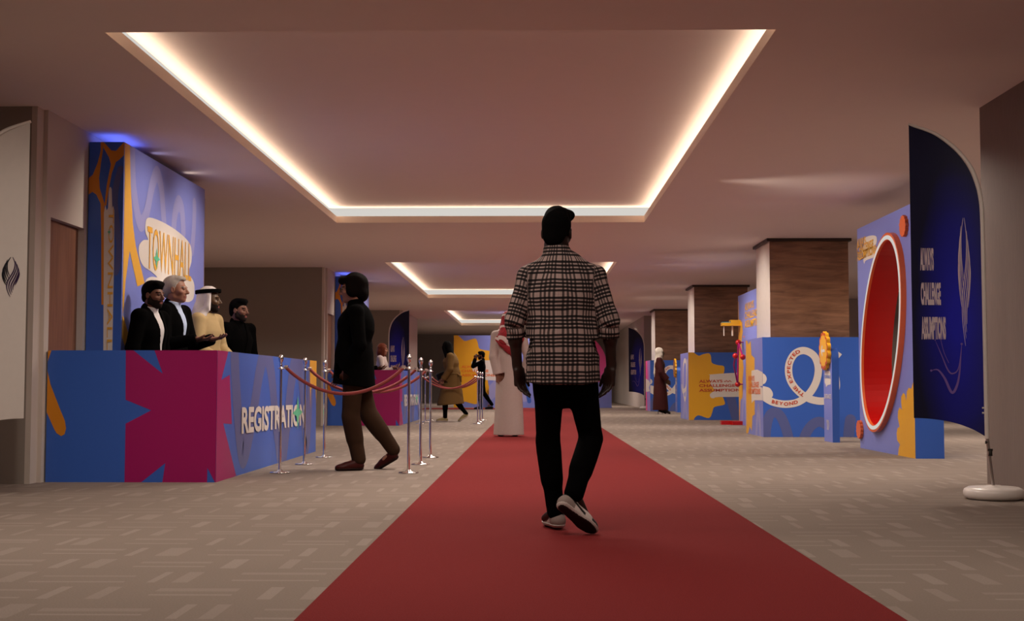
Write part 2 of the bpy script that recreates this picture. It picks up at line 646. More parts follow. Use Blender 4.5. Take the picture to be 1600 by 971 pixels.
LEDC = (1.0, 0.80, 0.58)
for (ya, yb) in COF:
    zl = CEIL + LIP + 0.006
    ln = yb - ya + 2 * SET; wd = CX1 - CX0 + 2 * SET
    P = 1.7
    sw = SET - .035
    area('cove_led', (CX0 - SET / 2 + .01, (ya + yb) / 2, zl), sw, P * ln, LEDC, (R(180), 0, 0), ln)
    area('cove_led', (CX1 + SET / 2 - .01, (ya + yb) / 2, zl), sw, P * ln, LEDC, (R(180), 0, 0), ln)
    area('cove_led', ((CX0 + CX1) / 2, ya - SET / 2 + .01, zl), wd, P * wd, LEDC, (R(180), 0, 0), sw)
    area('cove_led', ((CX0 + CX1) / 2, yb + SET / 2 - .01, zl), wd, P * wd, LEDC, (R(180), 0, 0), sw)

# unseen fill lamps added at ceiling height over the corridor and bays
FILLC = (1, .88, .76)
for y in (-5.5, -1.5, 2.0, 5.3, 9.5, 13.0, 16.5, 20.8, 25.0, 28.7, 32.4, 36.5, 41.0, 44.5, 48.0, 53.5):
    zz = CEIL + RTOP - .01 if any(c[0] < y < c[1] for c in COF) else CEIL - .01
    area('ceiling_fill', (-0.6, y, zz), 1.2, 32 if y < 6 else 76, FILLC, spread=150)
for (x, y, p) in ((-6.5, 20.2, 70), (-6.5, 34.6, 70), (-6.5, 3.0, 12), (6.6, 13.5, 120), (6.8, 18.5, 90), (7.2, 25.0, 90), (6.4, 31.5, 40), (5.0, 36.0, 40),
                  (-3.0, 20.2, 50), (-3.0, 34.6, 50), (2.9, 11.6, 55), (2.7, 18.0, 60), (2.7, 24.0, 60), (2.7, 33.5, 60), (2.7, 46, 50), (-3.2, 50, 40), (-2.9, 6.5, 34), (2.6, 5.0, 26)):
    area('ceiling_fill', (x, y, CEIL - .01), 0.6, p, FILLC, spread=150)
# added spots without fixtures: pools on the floor, brighter booth faces and flags
for (x, y) in ((2.95, 14.4), (2.7, 28.6), (2.6, 38.4)):
    spot('floor_pool_fill', (x, y, CEIL - .02), (x + .1, y, 0), 45, 62)
for (y, t) in ((14.2, 2.0), (16.0, 1.6), (24.2, 1.8), (20.2, 1.2), (29.6, 1.2), (39.2, 1.2)):
    spot('face_fill', (1.75, y, CEIL - .14), (4.1, y + .2, t), 130, 78, .9)
for dy in (0, 14.4):
    for y in (11.9, 13.4):
        spot('face_fill', (-2.0, y + dy, CEIL - .12), (-3.7, y + .1 + dy, 1.9), 120, 75)
    spot('face_fill', (-1.0, 13.0 + dy, CEIL - .02), (-2.6, 13.0 + dy, 0.5), 110, 75)
spot('face_fill', (-0.5, 42.0, CEIL - .02), (-.5, 44.4, 1.2), 110, 110)

spot('face_fill', (1.7, 6.2, CEIL - .02), (2.95, 9.05, 1.5), 130, 50)
spot('face_fill', (-2.3, 6.0, CEIL - .02), (-3.75, 8.85, 1.4), 150, 50)
spot('face_fill', (3.2, 16.3, CEIL - .02), (4.3, 19.6, .7), 110, 70)
spot('face_fill', (3.2, 25.6, CEIL - .02), (4.2, 28.95, .7), 100, 70)
spot('face_fill', (2.9, 34.5, CEIL - .02), (4.2, 38.35, .7), 90, 70)
# added lamps without fixtures that put glow and light patches on the ceiling
for dy in (0, 14.4):
    area('tower_glow_fill', (-3.84, 11.75 + dy, 2.99), 0.25, 0.9, (.12, .18, 1), (R(180), 0, 0), 0.6)
    spot('tower_glow_fill', (-3.75, 13.6 + dy, 2.995), (-3.0, 13.5 + dy, CEIL + .02), 6, 100, 1.0, (1, .85, .75), .12)
    spot('tower_glow_fill', (-3.75, 12.4 + dy, 2.995), (-3.0, 12.6 + dy, CEIL + .05), 4, 100, 1.0, (.5, .5, 1), .12)
for (x, y, p) in ((3.35, 14.6, 30), (3.35, 22.9, 30), (3.4, 33.6, 24)):
    spot('ceiling_patch_fill', (x, y + .2, 0.05), (x, y, CEIL), p, 42, 1.0, (1, .88, .78), .1)
for y in (20.4, 29.8, 39.2):
    spot('face_fill', (2.0, y, CEIL - .02), (3.68, y + .1, 2.1), 60, 60)  # added fill that brightens the column sides

W = bpy.data.worlds.new('World'); SC.world = W
W.use_nodes = True
W.node_tree.nodes['Background'].inputs[0].default_value = (1, .88, .8, 1)
W.node_tree.nodes['Background'].inputs[1].default_value = 0.05
SC.view_settings.view_transform = 'Standard'
SC.view_settings.look = 'None'
SC.view_settings.gamma = 1.0
SC.view_settings.use_curve_mapping = False
SC.view_settings.exposure = 0.0
SC.cycles.max_bounces = 8
SC.cycles.diffuse_bounces = 5
SC.cycles.sample_clamp_indirect = 4.0
# ================================================================== PRINTS
def vinyl(name, col, rough=0.38, spec=0.5):
    return plain(name, col, rough, spec=spec, noise=0.03, scale=60)


M['blue'] = vinyl('blue_print', (0.034, 0.115, 0.50))
M['peri_sheen'] = vinyl('pale_blue_print_with_sheen', (0.20, 0.235, 0.64))  # grazing sheen on corridor sides put into the colour; also the backdrop's pale blue
M['slate'] = vinyl('slate_blue_print', (0.095, 0.115, 0.31))
M['lilac'] = vinyl('pale_lilac_print', (0.31, 0.31, 0.62))
M['magenta'] = vinyl('magenta_print', (0.34, 0.002, 0.115))
M['orange'] = vinyl('orange_print', (0.62, 0.22, 0.010))
M['gold_lit'] = vinyl('golden_and_lit_orange_print', (0.78, 0.40, 0.045))  # lettering colour; tower side stripes are the orange painted as more strongly lit
M['yellow'] = vinyl('yellow_print', (0.80, 0.40, 0.018))
M['white'] = vinyl('white_print', (0.72, 0.65, 0.60))
M['green'] = vinyl('mint_green_print', (0.10, 0.52, 0.30))
M['red_text'] = vinyl('red_print', (0.52, 0.055, 0.018))
M['or_text'] = vinyl('bright_orange_print', (0.78, 0.17, 0.015))
M['pink'] = vinyl('pink_print', (0.80, 0.085, 0.32))
M['coral'] = vinyl('coral_lacquer', (0.76, 0.14, 0.035), 0.3)
M['redlac'] = plain('red_lacquer', (0.46, 0.004, 0.003), 0.3, noise=0.02)
M['led_white'] = emit('led_rim', (1.0, 0.93, 0.86), 0.62)
M['royal'] = vinyl('royal_blue_print', (0.012, 0.02, 0.25))
PR = ['blue', 'peri_sheen', 'slate', 'lilac', 'magenta', 'orange', 'yellow', 'white', 'green', 'red_text', 'or_text', 'pink', 'gold_lit']
PM = [M[k] for k in PR]
PI = {k: i for i, k in enumerate(PR)}
LV = [0.001 + 0.0012 * i for i in range(9)]


def lettering(name, mat, parent, jobs):
    for fn in jobs:
        mb = MB(); fn(mb)
        mb.build(name, [mat], parent)


def face_text(face, s, p0, p1, h, lift=0.008, bold=0.025, flip=1):
    """text whose baseline runs from pixel p0 to p1 on a face; h = cap height in metres"""
    a, b2 = face.uv(*p0), face.uv(*p1)
    w = (b2 - a).length
    t = (b2 - a) / w
    n = Vector((-t.y, t.x)) * flip
    up = (face.uv(p0[0], p0[1] - 6) - a).normalized()
    if abs(up.dot(n)) > .5 and up.dot(n) < 0: n = -n

    def fn(u, v):
        q = a + t * u + n * v
        return face.p3(q.x, q.y, lift)
    return lambda mb: put_text(mb, s, fn, w, h, bold)


# ================================================================== LEFT BOOTHS (registration counter + tower), one per bay
CT = 1.08      # counter height
CXR = -2.595    # corridor face of the counter
CY0, CY1 = 10.48, 15.3
TW = (-4.0, -3.685, 11.38, 14.22, 2.985)


def counter(dy, label):
    root = empty('registration_counter', (-3.3, 10.48 + dy, 0), label, 'counter', 'registration counters')
    fF = Face('y', CY0, -1, -3.995, CXR, 0, CT, dy)
    fS = Face('x', CXR, 1, CY0, CY1, 0, CT, dy)
    mb = MB()
    th = 0.25
    # L-shaped counter body: front leg and corridor leg
    mb.box(-3.995, CXR, CY0 + dy, CY0 + th + dy, 0, CT, PI['blue'], {'+x': PI['blue']})
    mb.box(CXR - th, CXR, CY0 + th + dy, CY1 + dy, 0, CT, PI['blue'])
    c = crop(40, 520, 10 / 3)
    P = fF.poly
    P(mb, c([(97, 93), (135, 93), (113, 150), (108, 200), (130, 270), (180, 400), (205, 460), (211, 500), (203, 530), (185, 540), (162, 525), (150, 505), (95, 415)]), PI['orange'], LV[0])
    P(mb, c([(523, 60), (562, 93), (715, 215), (672, 93), (660, 60), (1075, 60), (1075, 800), (985, 800), (985, 778), (947, 705), (945, 800), (712, 800), (728, 680), (605, 778), (600, 800), (515, 800), (521, 475), (655, 405), (521, 350)]), PI['magenta'], LV[0])
    S = fS.poly
    S(mb, c([(980, 60), (1055, 60), (1055, 98), (1018, 247), (1062, 220), (1073, 477), (1028, 473), (1095, 745), (1080, 800), (960, 820)]), PI['magenta'], LV[1])
    fS.stroke(mb, [(366, 525), (369, 610), (379, 706), (393, 660), (405, 585), (415, 548), (424, 585), (430, 650), (440, 735)], 0.30, PI['slate'], LV[0], caps=True)
    fS.stroke(mb, [(440, 735), (449, 655), (457, 585), (465, 560), (472, 600), (476, 660), (479, 690), (483, 640), (485, 590)], 0.36, PI['slate'], LV[0])
    S(mb, [(484, 555), (499, 555), (499, 650), (497.3, 632), (493, 608), (489, 600), (485.5, 610), (484.5, 640)], PI['yellow'], LV[1])
    mb.build('body', PM, root)
    lettering('lettering', M['white'], root, [face_text(fS, 'REGISTRATION', (376.2, 678.3), (475.3, 664.6), 0.235, bold=0.035)])
    sb = MB()
    q = fS.uv(464, 645)
    fS.poly(sb, star4(q.x, q.y, 0.30, 0.185), 0, 0.0095, px=False)
    sb.build('star_mark', [M['green']], root)
    return root


def tower(dy, label):
    x0, x1, y0, y1, zt = TW
    root = empty('townhall_tower', ((x0 + x1) / 2, y0 + dy, 0), label, 'display tower', 'townhall towers')
    fF = Face('y', y0, -1, x0, x1, 0, zt, dy)
    fS = Face('x', x1, 1, y0, y1, 0, zt, dy)
    mb = MB()
    mb.box(x0, x1, y0 + dy, y1 + dy, 0, zt, PI['blue'], {'+x': PI['peri_sheen']})
    c = crop(140, 140, 2.856)
    c = crop(0, 140, 2.856)
    c2 = crop(120, 210, 2.7762)
    S = fS.poly
    S(mb, c([(556, 236), (579, 247), (582, 420), (592, 600), (605, 700), (645, 865), (612, 880), (578, 720), (560, 850), (552, 960), (547, 1010), (546, 960), (549, 800), (553, 600), (556, 400)]), PI['gold_lit'], LV[1])
    S(mb, [(190.5, 492), (193, 499), (199, 519), (209, 552), (209, 560), (199, 560), (197, 552), (190, 528)], PI['gold_lit'], LV[4])
    st = lambda pts, w: fS.stroke(mb, c2(pts), w, PI['lilac'], LV[0])
    st([(240, 60), (246, 230), (272, 380), (300, 350), (325, 230), (347, 172), (366, 230), (375, 340), (380, 420)], 0.16)
    st([(420, 420), (425, 350), (440, 300), (456, 330), (462, 420)], 0.17)
    st([(510, 305), (508, 400), (500, 500)], 0.15)
    S(mb, c([(648, 600), (655, 576), (680, 574), (740, 600), (800, 640), (840, 680), (853, 715), (853, 770), (838, 822), (856, 845), (866, 875), (864, 925), (850, 945), (820, 947), (700, 915), (655, 880), (650, 850),
             (675, 836), (700, 838), (672, 812), (640, 790), (622, 755), (617, 715), (622, 690), (640, 672), (660, 670), (648, 640)]), PI['white'], LV[2], smooth=3)
    F = fF.poly
    F(mb, c2([(104, 20), (119, 20), (106, 120), (97, 190), (100, 235), (120, 300), (118, 420), (117, 740), (107, 740), (106, 420), (103, 300), (85, 262), (68, 250), (50, 262), (50, 190), (70, 175), (92, 120), (104, 70)]), PI['orange'], LV[0])
    F(mb, c2([(117, 20), (150, 70), (170, 72), (210, 30), (210, 90), (185, 110), (170, 120), (152, 170), (142, 220), (128, 310), (120, 310), (130, 220), (148, 130), (140, 100), (117, 60)]), PI['orange'], LV[0])
    fF.stroke(mb, c2([(190, 150), (172, 220), (165, 300), (175, 400), (184, 480), (178, 560), (168, 600)]), 0.055, PI['slate'], LV[0])
    F(mb, c2([(139, 250), (142, 232), (147, 228), (152, 238), (154, 320), (158, 310), (163, 330), (163, 480), (161, 600), (154, 960), (115, 960), (117, 600), (118, 340), (124, 308), (130, 330), (136, 320)]), PI['white'], LV[1])
    mb.build('body', PM, root)
    jobs = [face_text(fS, 'TOWNHALL', (228.5, 418.5), (297.5, 440.0), 0.40, bold=0.0)]
    # the same word running down the narrow front
    jobs.append(face_text(fF, 'TOWNHALL', (170.5, 327), (167.2, 547), 0.046, bold=0.0))
    jobs.append(face_text(fF, '2024', (164.0, 415), (163.0, 470), 0.014, bold=0.0)) if False else None
    lettering('lettering', M['gold_lit'], root, [j for j in jobs if j])
    sb = MB()
    q = fS.uv(243.6, 404.5)
    fS.poly(sb, star4(q.x, q.y, 0.11, 0.11), 0, 0.0095, px=False)
    sb.build('star_mark', [M['green']], root)
    sb = MB(); q = fF.uv(171.0, 363)
    fF.poly(sb, star4(q.x, q.y, 0.016, 0.035), 0, 0.0095, px=False)
    sb.build('star_mark', [M['green']], root)
    return root


counter(0.0, 'near blue and magenta registration counter before the four standing staff')
counter(14.4, 'far registration counter with magenta star beyond the queuing man, red-haired woman behind it')
tower(0.0, 'near tall blue and orange TOWNHALL tower behind the staff')
tower(14.4, 'far tall blue and orange TOWNHALL tower behind the queuing man')

# ================================================================== RIGHT PLINTHS round the columns
BXH = 1.52


def plinth(y0, label, front, side, sidecol='peri_sheen'):
    root = empty('column_plinth', (4.29, y0, 0), label, 'plinth', 'blue plinths around the wooden columns')
    x0, x1, y1 = 3.50, 5.10, y0 + 1.55
    fF = Face('y', y0, -1, x0, x1, 0, BXH)
    fS = Face('x', x0, -1, y0, y1, 0, BXH)
    mb = MB()
    # hollow surround so that the column stands inside it
    xi0, xi1, yi0, yi1 = 3.675, 4.905, y0 + .295, y0 + 1.505
    sc_ = PI[sidecol]
    mb.box(x0, x1, y0, yi0, 0, BXH, PI['blue'], {'-x': sc_})
    mb.box(x0, x1, yi1, y1, 0, BXH, PI['blue'], {'-x': sc_})
    mb.box(x0, xi0, yi0, yi1, 0, BXH, PI['blue'], {'-x': sc_})
    mb.box(xi1, x1, yi0, yi1, 0, BXH, PI['blue'])
    texts = []
    front(mb, fF, texts)
    side(mb, fS, texts)
    mb.build('body', PM, root)
    for mat, jobs in texts:
        lettering('lettering', mat, root, jobs)
    return root


def loop_art(shift):
    """white ribbon loop; artwork measured on the first plinth, repeated by shift along the hall"""
    base = Face('y', 19.6, -1, 3.50, 5.10, 0, BXH)
    c = crop(1165, 520, 5.394)

    def front(mb, f, texts):
        g = Face('y', f.c, -1, f.u0, f.u1, 0, BXH)
        tr = lambda pts: [base.uv(*p) for p in c(pts)]
        for w in ([(165, 930), (175, 800), (200, 705), (243, 672), (290, 700), (330, 780), (355, 860), (372, 930)],
                  [(480, 930), (510, 850), (560, 780), (625, 752), (690, 790), (730, 870), (740, 930)]):
            g.stroke(mb, tr(w), 0.150, PI['slate'], LV[0], px=False)
        g.stroke(mb, tr([(865, 930), (872, 830), (884, 735)]), 0.165, PI['slate'], LV[0], px=False)
        rib = tr([(150, 540), (230, 586), (340, 604), (450, 582), (540, 510), (598, 405), (612, 290), (575, 195), (492, 152), (412, 182), (366, 270), (370, 380), (420, 470), (510, 545), (600, 575), (680, 572), (737, 520), (764, 450), (752, 340), (738, 240), (786, 165)])
        g.stroke(mb, rib, 0.112, PI['white'], LV[1], px=False, caps=False)
        g.poly(mb, tr([(120, 340), (148, 345), (170, 365), (178, 395), (165, 425), (148, 435), (120, 440)]), PI['white'], LV[2], smooth=4, px=False)
        g.poly(mb, tr([(120, 460), (190, 462), (220, 490), (230, 520), (222, 545), (195, 560), (148, 572), (120, 575)]), PI['white'], LV[2], smooth=4, px=False)
        fn = lambda u, v: g.p3(u, v, 0.006)
        j1 = lambda m2: put_text_path(m2, 'BEYOND', catmull(tr([(218, 580), (340, 602), (442, 582)]), 12), 0.052, fn, 0.03, fill=1.0)
        j2 = lambda m2: put_text_path(m2, 'THE EXPECTED', catmull(tr([(492, 533), (420, 470), (371, 380), (366, 270), (410, 182), (470, 153)]), 12), 0.052, fn, 0.03, fill=0.98)
        texts.append((M['red_text'], [j1, j2]))
    return front


def cloud_side(mb, f, texts):
    c = crop(1165, 520, 5.394)
    f.poly(mb, c([(2, 60), (12, 62), (24, 100), (42, 70), (50, 190), (76, 215), (76, 420), (78, 690), (58, 705), (52, 830), (36, 790), (22, 850), (2, 850)]), PI['yellow'], LV[0])
    f.poly(mb, c([(50, 320), (100, 312), (150, 335), (150, 448), (120, 455), (150, 465), (150, 572), (75, 570), (52, 595), (50, 540)]), PI['white'], LV[1])
    f.stroke(mb, c([(90, 890), (98, 740), (108, 640), (120, 760), (126, 890)]), 0.16, PI['lilac'], LV[0])
    tx = [face_text(f, s, c([a])[0], c([b2])[0], 0.085, bold=0.02) for s, a, b2 in
          (('ALWAYS', (24, 410), (78, 408)), ('CHALLENGE', (28, 462), (115, 462)), ('ASSUMPTIONS!', (26, 515), (128, 520)))]
    texts.append((M['or_text'], tx))


def blob_front(mb, f, texts):
    c = crop(960, 480, 4.854)
    f.poly(mb, c([(560, 335), (600, 345), (640, 370), (672, 358), (718, 352), (733, 378), (738, 422), (780, 440), (828, 448), (834, 475), (828, 505), (800, 560), (800, 640), (820, 680), (835, 715), (832, 742), (760, 758), (745, 790), (728, 835), (700, 842), (640, 822), (610, 840), (598, 862), (560, 862)]), PI['yellow'], LV[0], smooth=3)
    f.poly(mb, c([(722, 545), (726, 520), (745, 511), (1080, 507), (1080, 664), (790, 683), (758, 692), (735, 690), (724, 672), (730, 655), (752, 640), (752, 620), (728, 580)]), PI['white'], LV[1], smooth=3)
    f.stroke(mb, c([(880, 680), (900, 760), (925, 850)]), 0.2, PI['slate'], LV[0])
    tx = [face_text(f, 'ALWAYS', c([(642, 575)])[0], c([(820, 573)])[0], 0.063, bold=0.025),
          face_text(f, 'CHALLENGE', c([(642, 608)])[0], c([(916, 606)])[0], 0.063, bold=0.025),
          face_text(f, 'ASSUMPTIONS!', c([(642, 643)])[0], c([(996, 641)])[0], 0.063, bold=0.025)]

    def squiggle(m2):
        pts = [(832 + i * 6, 563 + (5 if i % 4 in (1,) else (-5 if i % 4 == 3 else 0))) for i in range(10)]
        f.stroke(m2, c(pts), 0.014, 0, 0.008)
    texts.append((M['red_text'], tx + [squiggle]))


def ring_side(mb, f, texts):
    c = crop(960, 480, 4.854)
    f.stroke(mb, c([(552, 410), (548, 560), (540, 690), (528, 680), (520, 560), (524, 440), (536, 405), (546, 450), (545, 600), (522, 640), (512, 600)]), 0.11, PI['white'], LV[0])
    f.stroke(mb, c([(520, 860), (535, 740), (552, 860)]), 0.3, PI['lilac'], LV[0])


def pink_side(mb, f, texts):
    c = crop(960, 480, 4.854)
    f.poly(mb, c([(228, 400), (250, 400), (255, 520), (248, 640), (252, 800), (228, 800)]), PI['pink'], LV[0])
    f.stroke(mb, c([(262, 400), (260, 560), (264, 800)]), 0.12, PI['pink'], LV[0])
    f.poly(mb, c([(240, 545), (262, 560), (280, 580), (262, 610), (270, 640), (240, 645)]), PI['white'], LV[1])


plinth(19.6, 'near blue plinth with BEYOND THE EXPECTED ribbon loop, around the nearest wooden column', loop_art(0), cloud_side)
plinth(28.95, 'blue plinth with large yellow blob and red slogan, around the second wooden column', blob_front, ring_side)
plinth(38.35, 'far blue plinth with pink end stripe, behind the woman in maroon', loop_art(19.0), pink_side)

# ================================================================== ENTRANCE TOTEMS


def totem(dy, label):
    X = 4.12
    yn, yf = 17.75, 18.25
    root = empty('entrance_totem', (X + .05, 18.0 + dy, 0), label, 'sign', 'arrow totems')
    f = Face('x', X, -1, yn, yf, 0, 1.6, dy)
    mb = MB()
    # slab with a rounded near shoulder
    out = [(yf, 0), (yn, 0), (yn, 1.16)] + [(yn + .14 - .14 * math.cos(a), 1.16 + .14 * math.sin(a)) for a in np.linspace(0, math.pi / 2, 10)][1:] + [(yf, 1.30)]
    mb.prism([f.p3(u, v, 0) for u, v in out], (0.10, 0, 0), PI['peri_sheen'], PI['blue'])
    f.poly(mb, [(18.18, .88), (18.16, .98), (18.02, .99), (17.86, .985), (17.82, .95), (17.83, .90), (17.80, .86), (17.82, .80), (18.0, .79), (18.1, .76), (18.12, .80), (18.17, .82)], PI['white'], LV[1], px=False)
    mb.build('slab', PM, root)

    def tx(s, u0, u1, v, h):
        fn = lambda a, bb: f.p3(u0 - a, v + bb, 0.006)
        return lambda m2: put_text(m2, s, fn, abs(u1 - u0), h, 0.02)
    lettering('lettering', M['blue'], root, [tx('TOWNHALL', 18.17, 17.83, .885, .045)])
    lettering('lettering', M['white'], root, [tx('ENTRANCE', 18.19, 17.80, .60, .065), tx('Q24', 18.06, 17.9, .2, .05)] if False else [tx('ENTRANCE', 18.19, 17.80, .60, .065)])
    # small crest-like mark near the foot: a few curved strands
    s = MB()
    for k in range(4):
        f.stroke(s, [(18.08 - k * .035, .30), (18.05 - k * .04, .24), (18.06 - k * .03, .17)], 0.014, 0, 0.006, px=False)
    s.build('mark', [M['white']], root)
    # scalloped arrow badge fixed on the face
    cy, cz, r = 18.02, 1.27, 0.255
    bd = MB()
    ring = scallop(0, 0, r, 14, 0.14)
    bd.prism([f.p3(0, 0, 0) * 0 + Vector((X - .004, cy + dy + u, cz + v)) for u, v in ring], (-0.05, 0, 0), 0, 1)
    inner = scallop(0, 0, r * .86, 14, 0.14)
    bd.tris([Vector((X - .0555, cy + dy + u, cz + v)) for u, v in inner], 1)
    # white left-pointing arrow
    ar = [(0.13, 0), (0.05, .085), (0.02, .06), (0.06, .02), (-.11, .02), (-.11, -.02), (.06, -.02), (.02, -.06), (.05, -.085)]
    bd.tris([Vector((X - .057, cy + dy + u, cz + v)) for u, v in ar], 2)
    bd.build('arrow_badge', [M['red_text'], M['yellow'], M['white']], root)
    return root


totem(0.0, 'near blue ENTRANCE totem with yellow arrow badge, before the ribbon-loop plinth')
totem(19.0, 'far blue totem with orange arrow badge, beside the woman in maroon')

# ================================================================== PORTAL PANEL with the red oval opening
PX = 4.12
PY0, PY1, PZ = 13.93, 16.26, 2.77
root = empty('portal_panel', (PX + .16, 15.0, 0), 'tall blue panel with a big red oval opening, beside the large blue flag', 'display panel')
f = Face('x', PX, -1, PY0, PY1, 0, PZ)
OC, OA, OZ, RHO = (15.07, 1.385), 0.86, 1.09, -0.40


def oval(k, n=72, g=0.0):
    return [(OC[0] + (OA * k + g) * math.cos(a), OC[1] + (OZ * k + g) * (RHO * math.cos(a) + math.sqrt(1 - RHO ** 2) * math.sin(a))) for a in [2 * math.pi * i / n for i in range(n)]]


TH = 0.31
mb = MB()


def pierced(mb, x, mat, k=0.985):
    """rectangle with the oval hole, as a strip of quads from hole rim to rectangle edge"""
    hole = oval(k)
    outer = []
    for (u, v) in hole:
        du, dv = u - OC[0], v - OC[1]
        t = min((PY1 - OC[0]) / du if du > 1e-6 else 1e9, (PY0 - OC[0]) / du if du < -1e-6 else 1e9, (PZ - OC[1]) / dv if dv > 1e-6 else 1e9, (0 - OC[1]) / dv if dv < -1e-6 else 1e9)
        outer.append([OC[0] + du * t, OC[1] + dv * t])
    # snap the nearest sample to every corner
    for cu, cv in ((PY0, 0), (PY1, 0), (PY0, PZ), (PY1, PZ)):
        i = min(range(len(outer)), key=lambda k: (outer[k][0] - cu) ** 2 + (outer[k][1] - cv) ** 2)
        outer[i] = [cu, cv]
    n = len(hole)
    for i in range(n):
        j = (i + 1) % n
        mb.add([(x, *hole[i]), (x, *hole[j]), (x, *outer[j]), (x, *outer[i])], [[0, 1, 2, 3]], mat)


pierced(mb, PX, PI['peri_sheen']); pierced(mb, PX + TH, PI['blue'], 0.965)
for q in ([(PY0, 0), (PY0, PZ)], [(PY1, 0), (PY1, PZ)], [(PY0, PZ), (PY1, PZ)], [(PY0, 0), (PY1, 0)]):
    (a0, a1), (b0, b1) = q
    mb.add([(PX, a0, a1), (PX, b0, b1), (PX + TH, b0, b1), (PX + TH, a0, a1)], [[0, 1, 2, 3]], PI['blue'])
c7 = crop(1320, 320, 8.0917)
c8 = crop(1320, 600, 7.4706)
f.poly(mb, c7([(240, 440), (280, 405), (340, 390), (390, 395), (405, 430), (400, 490), (372, 525), (408, 540), (415, 570), (410, 630), (385, 660), (270, 705), (247, 748), (235, 700), (240, 630), (220, 600), (218, 560), (240, 520)]), PI['white'], LV[0], smooth=3)
f.poly(mb, c8([(850, 890), (850, -60), (800, -20), (775, 60), (750, 45), (725, 90), (718, 200), (705, 130), (685, 105), (660, 150), (658, 220), (668, 305), (642, 275), (622, 320), (620, 400), (640, 500), (615, 520), (605, 580), (612, 660), (645, 710), (630, 760), (622, 840), (622, 890)]), PI['yellow'], LV[0])
mb.build('panel', PM, root)
lettering('lettering', M['gold_lit'], root, [face_text(f, s, c7([a])[0], c7([b2])[0], 0.105, bold=0.03) for s, a, b2 in
          (('ALWAYS', (163, 548), (272, 505)), ('CHALLENGE', (163, 632), (368, 545)), ('ASSUMPTIONS!', (163, 718), (405, 612)))])
rv = MB()
h0 = oval(0.985)
h1 = oval(0.965)
n = len(h0)
for i in range(n):
    j = (i + 1) % n
    rv.add([(PX - .03, *h0[i]), (PX - .03, *h0[j]), (PX + TH, *h1[j]), (PX + TH, *h1[i])], [[0, 1, 2, 3]], 0, True)
rv.build('reveal', [M['redlac']], root)
# raised rim: coral plate with a white light line
rm = MB()
ro, ri = oval(1.06), oval(0.985)
xo, xi = PX - .001, PX - .06
for i in range(n):
    j = (i + 1) % n
    rm.add([(xo, *ro[i]), (xo, *ro[j]), (xi, *ro[j]), (xi, *ro[i])], [[0, 1, 2, 3]], 0, True)
    rm.add([(xi, *ro[i]), (xi, *ro[j]), (xi, *ri[j]), (xi, *ri[i])], [[0, 1, 2, 3]], 0)
    rm.add([(xi, *ri[i]), (xi, *ri[j]), (PX - .03, *ri[j]), (PX - .03, *ri[i])], [[0, 1, 2, 3]], 0)
rim = rm.build('rim', [M['coral']], root)
lm = MB()
lo, li = oval(1.032), oval(0.992)
for i in range(n):
    j = (i + 1) % n
    for xx in (xi - .006,):
        lm.add([(xx, *lo[i]), (xx, *lo[j]), (xx, *li[j]), (xx, *li[i])], [[0, 1, 2, 3]], 0)
    lm.add([(xi, *lo[i]), (xi, *lo[j]), (xi - .006, *lo[j]), (xi - .006, *lo[i])], [[0, 1, 2, 3]], 0)
    lm.add([(xi, *li[i]), (xi, *li[j]), (xi - .006, *li[j]), (xi - .006, *li[i])], [[0, 1, 2, 3]], 0)
lm.build('light_line', [M['led_white']], rim)
for (px, py, r) in ((1415.0, 353.5, 0.115), (1345.8, 671.5, 0.110)):
    q = f.uv(px, py)
    fl = MB()
    fl.prism([(PX - .002, q.x + u, q.y + v) for u, v in scallop(0, 0, r, 13, 0.13)], (-.035, 0, 0), 0)
    fl.build('flower_knob', [M['coral']], root)

# ================================================================== SECOND TALL PANEL with shelf and molecule sculpture
QX, QY0, QY1, QZ = 4.12, 23.3, 25.75, 2.57
root = empty('activity_panel', (QX + .12, 24.5, 0), 'tall blue slogan panel with yellow edge, between the first two wooden columns', 'display panel')
f = Face('x', QX, -1, QY0, QY1, 0, QZ)
mb = MB()
mb.box(QX, QX + .3, QY0, QY1, 0, QZ, PI['blue'], {'-x': PI['peri_sheen']})
c1 = crop(1040, 420, 3.347)
f.poly(mb, c1([(368, 175), (381, 175), (383, 270), (400, 280), (404, 330), (397, 380), (400, 440), (408, 520), (403, 590), (405, 670), (392, 690), (388, 790), (368, 800)]), PI['yellow'], LV[0])
f.stroke(mb, c1([(398, 830), (405, 700), (412, 660), (420, 700), (424, 830)]), 0.2, PI['lilac'], LV[0])
f.poly(mb, c1([(407, 354), (410, 350), (413, 354), (413, 360), (410, 363), (407, 360)]), PI['or_text'], LV[0])
mb.build('panel', PM, root)
lettering('lettering', M['yellow'], root, [face_text(f, s, c1([a])[0], c1([b2])[0], 0.14, bold=0.02) for s, a, b2 in
          (('ALWAYS', (416, 222), (463, 204)), ('CHALLENGE', (416, 265), (490, 246)), ('ASSUMPTIONS', (416, 310), (505, 292)))])
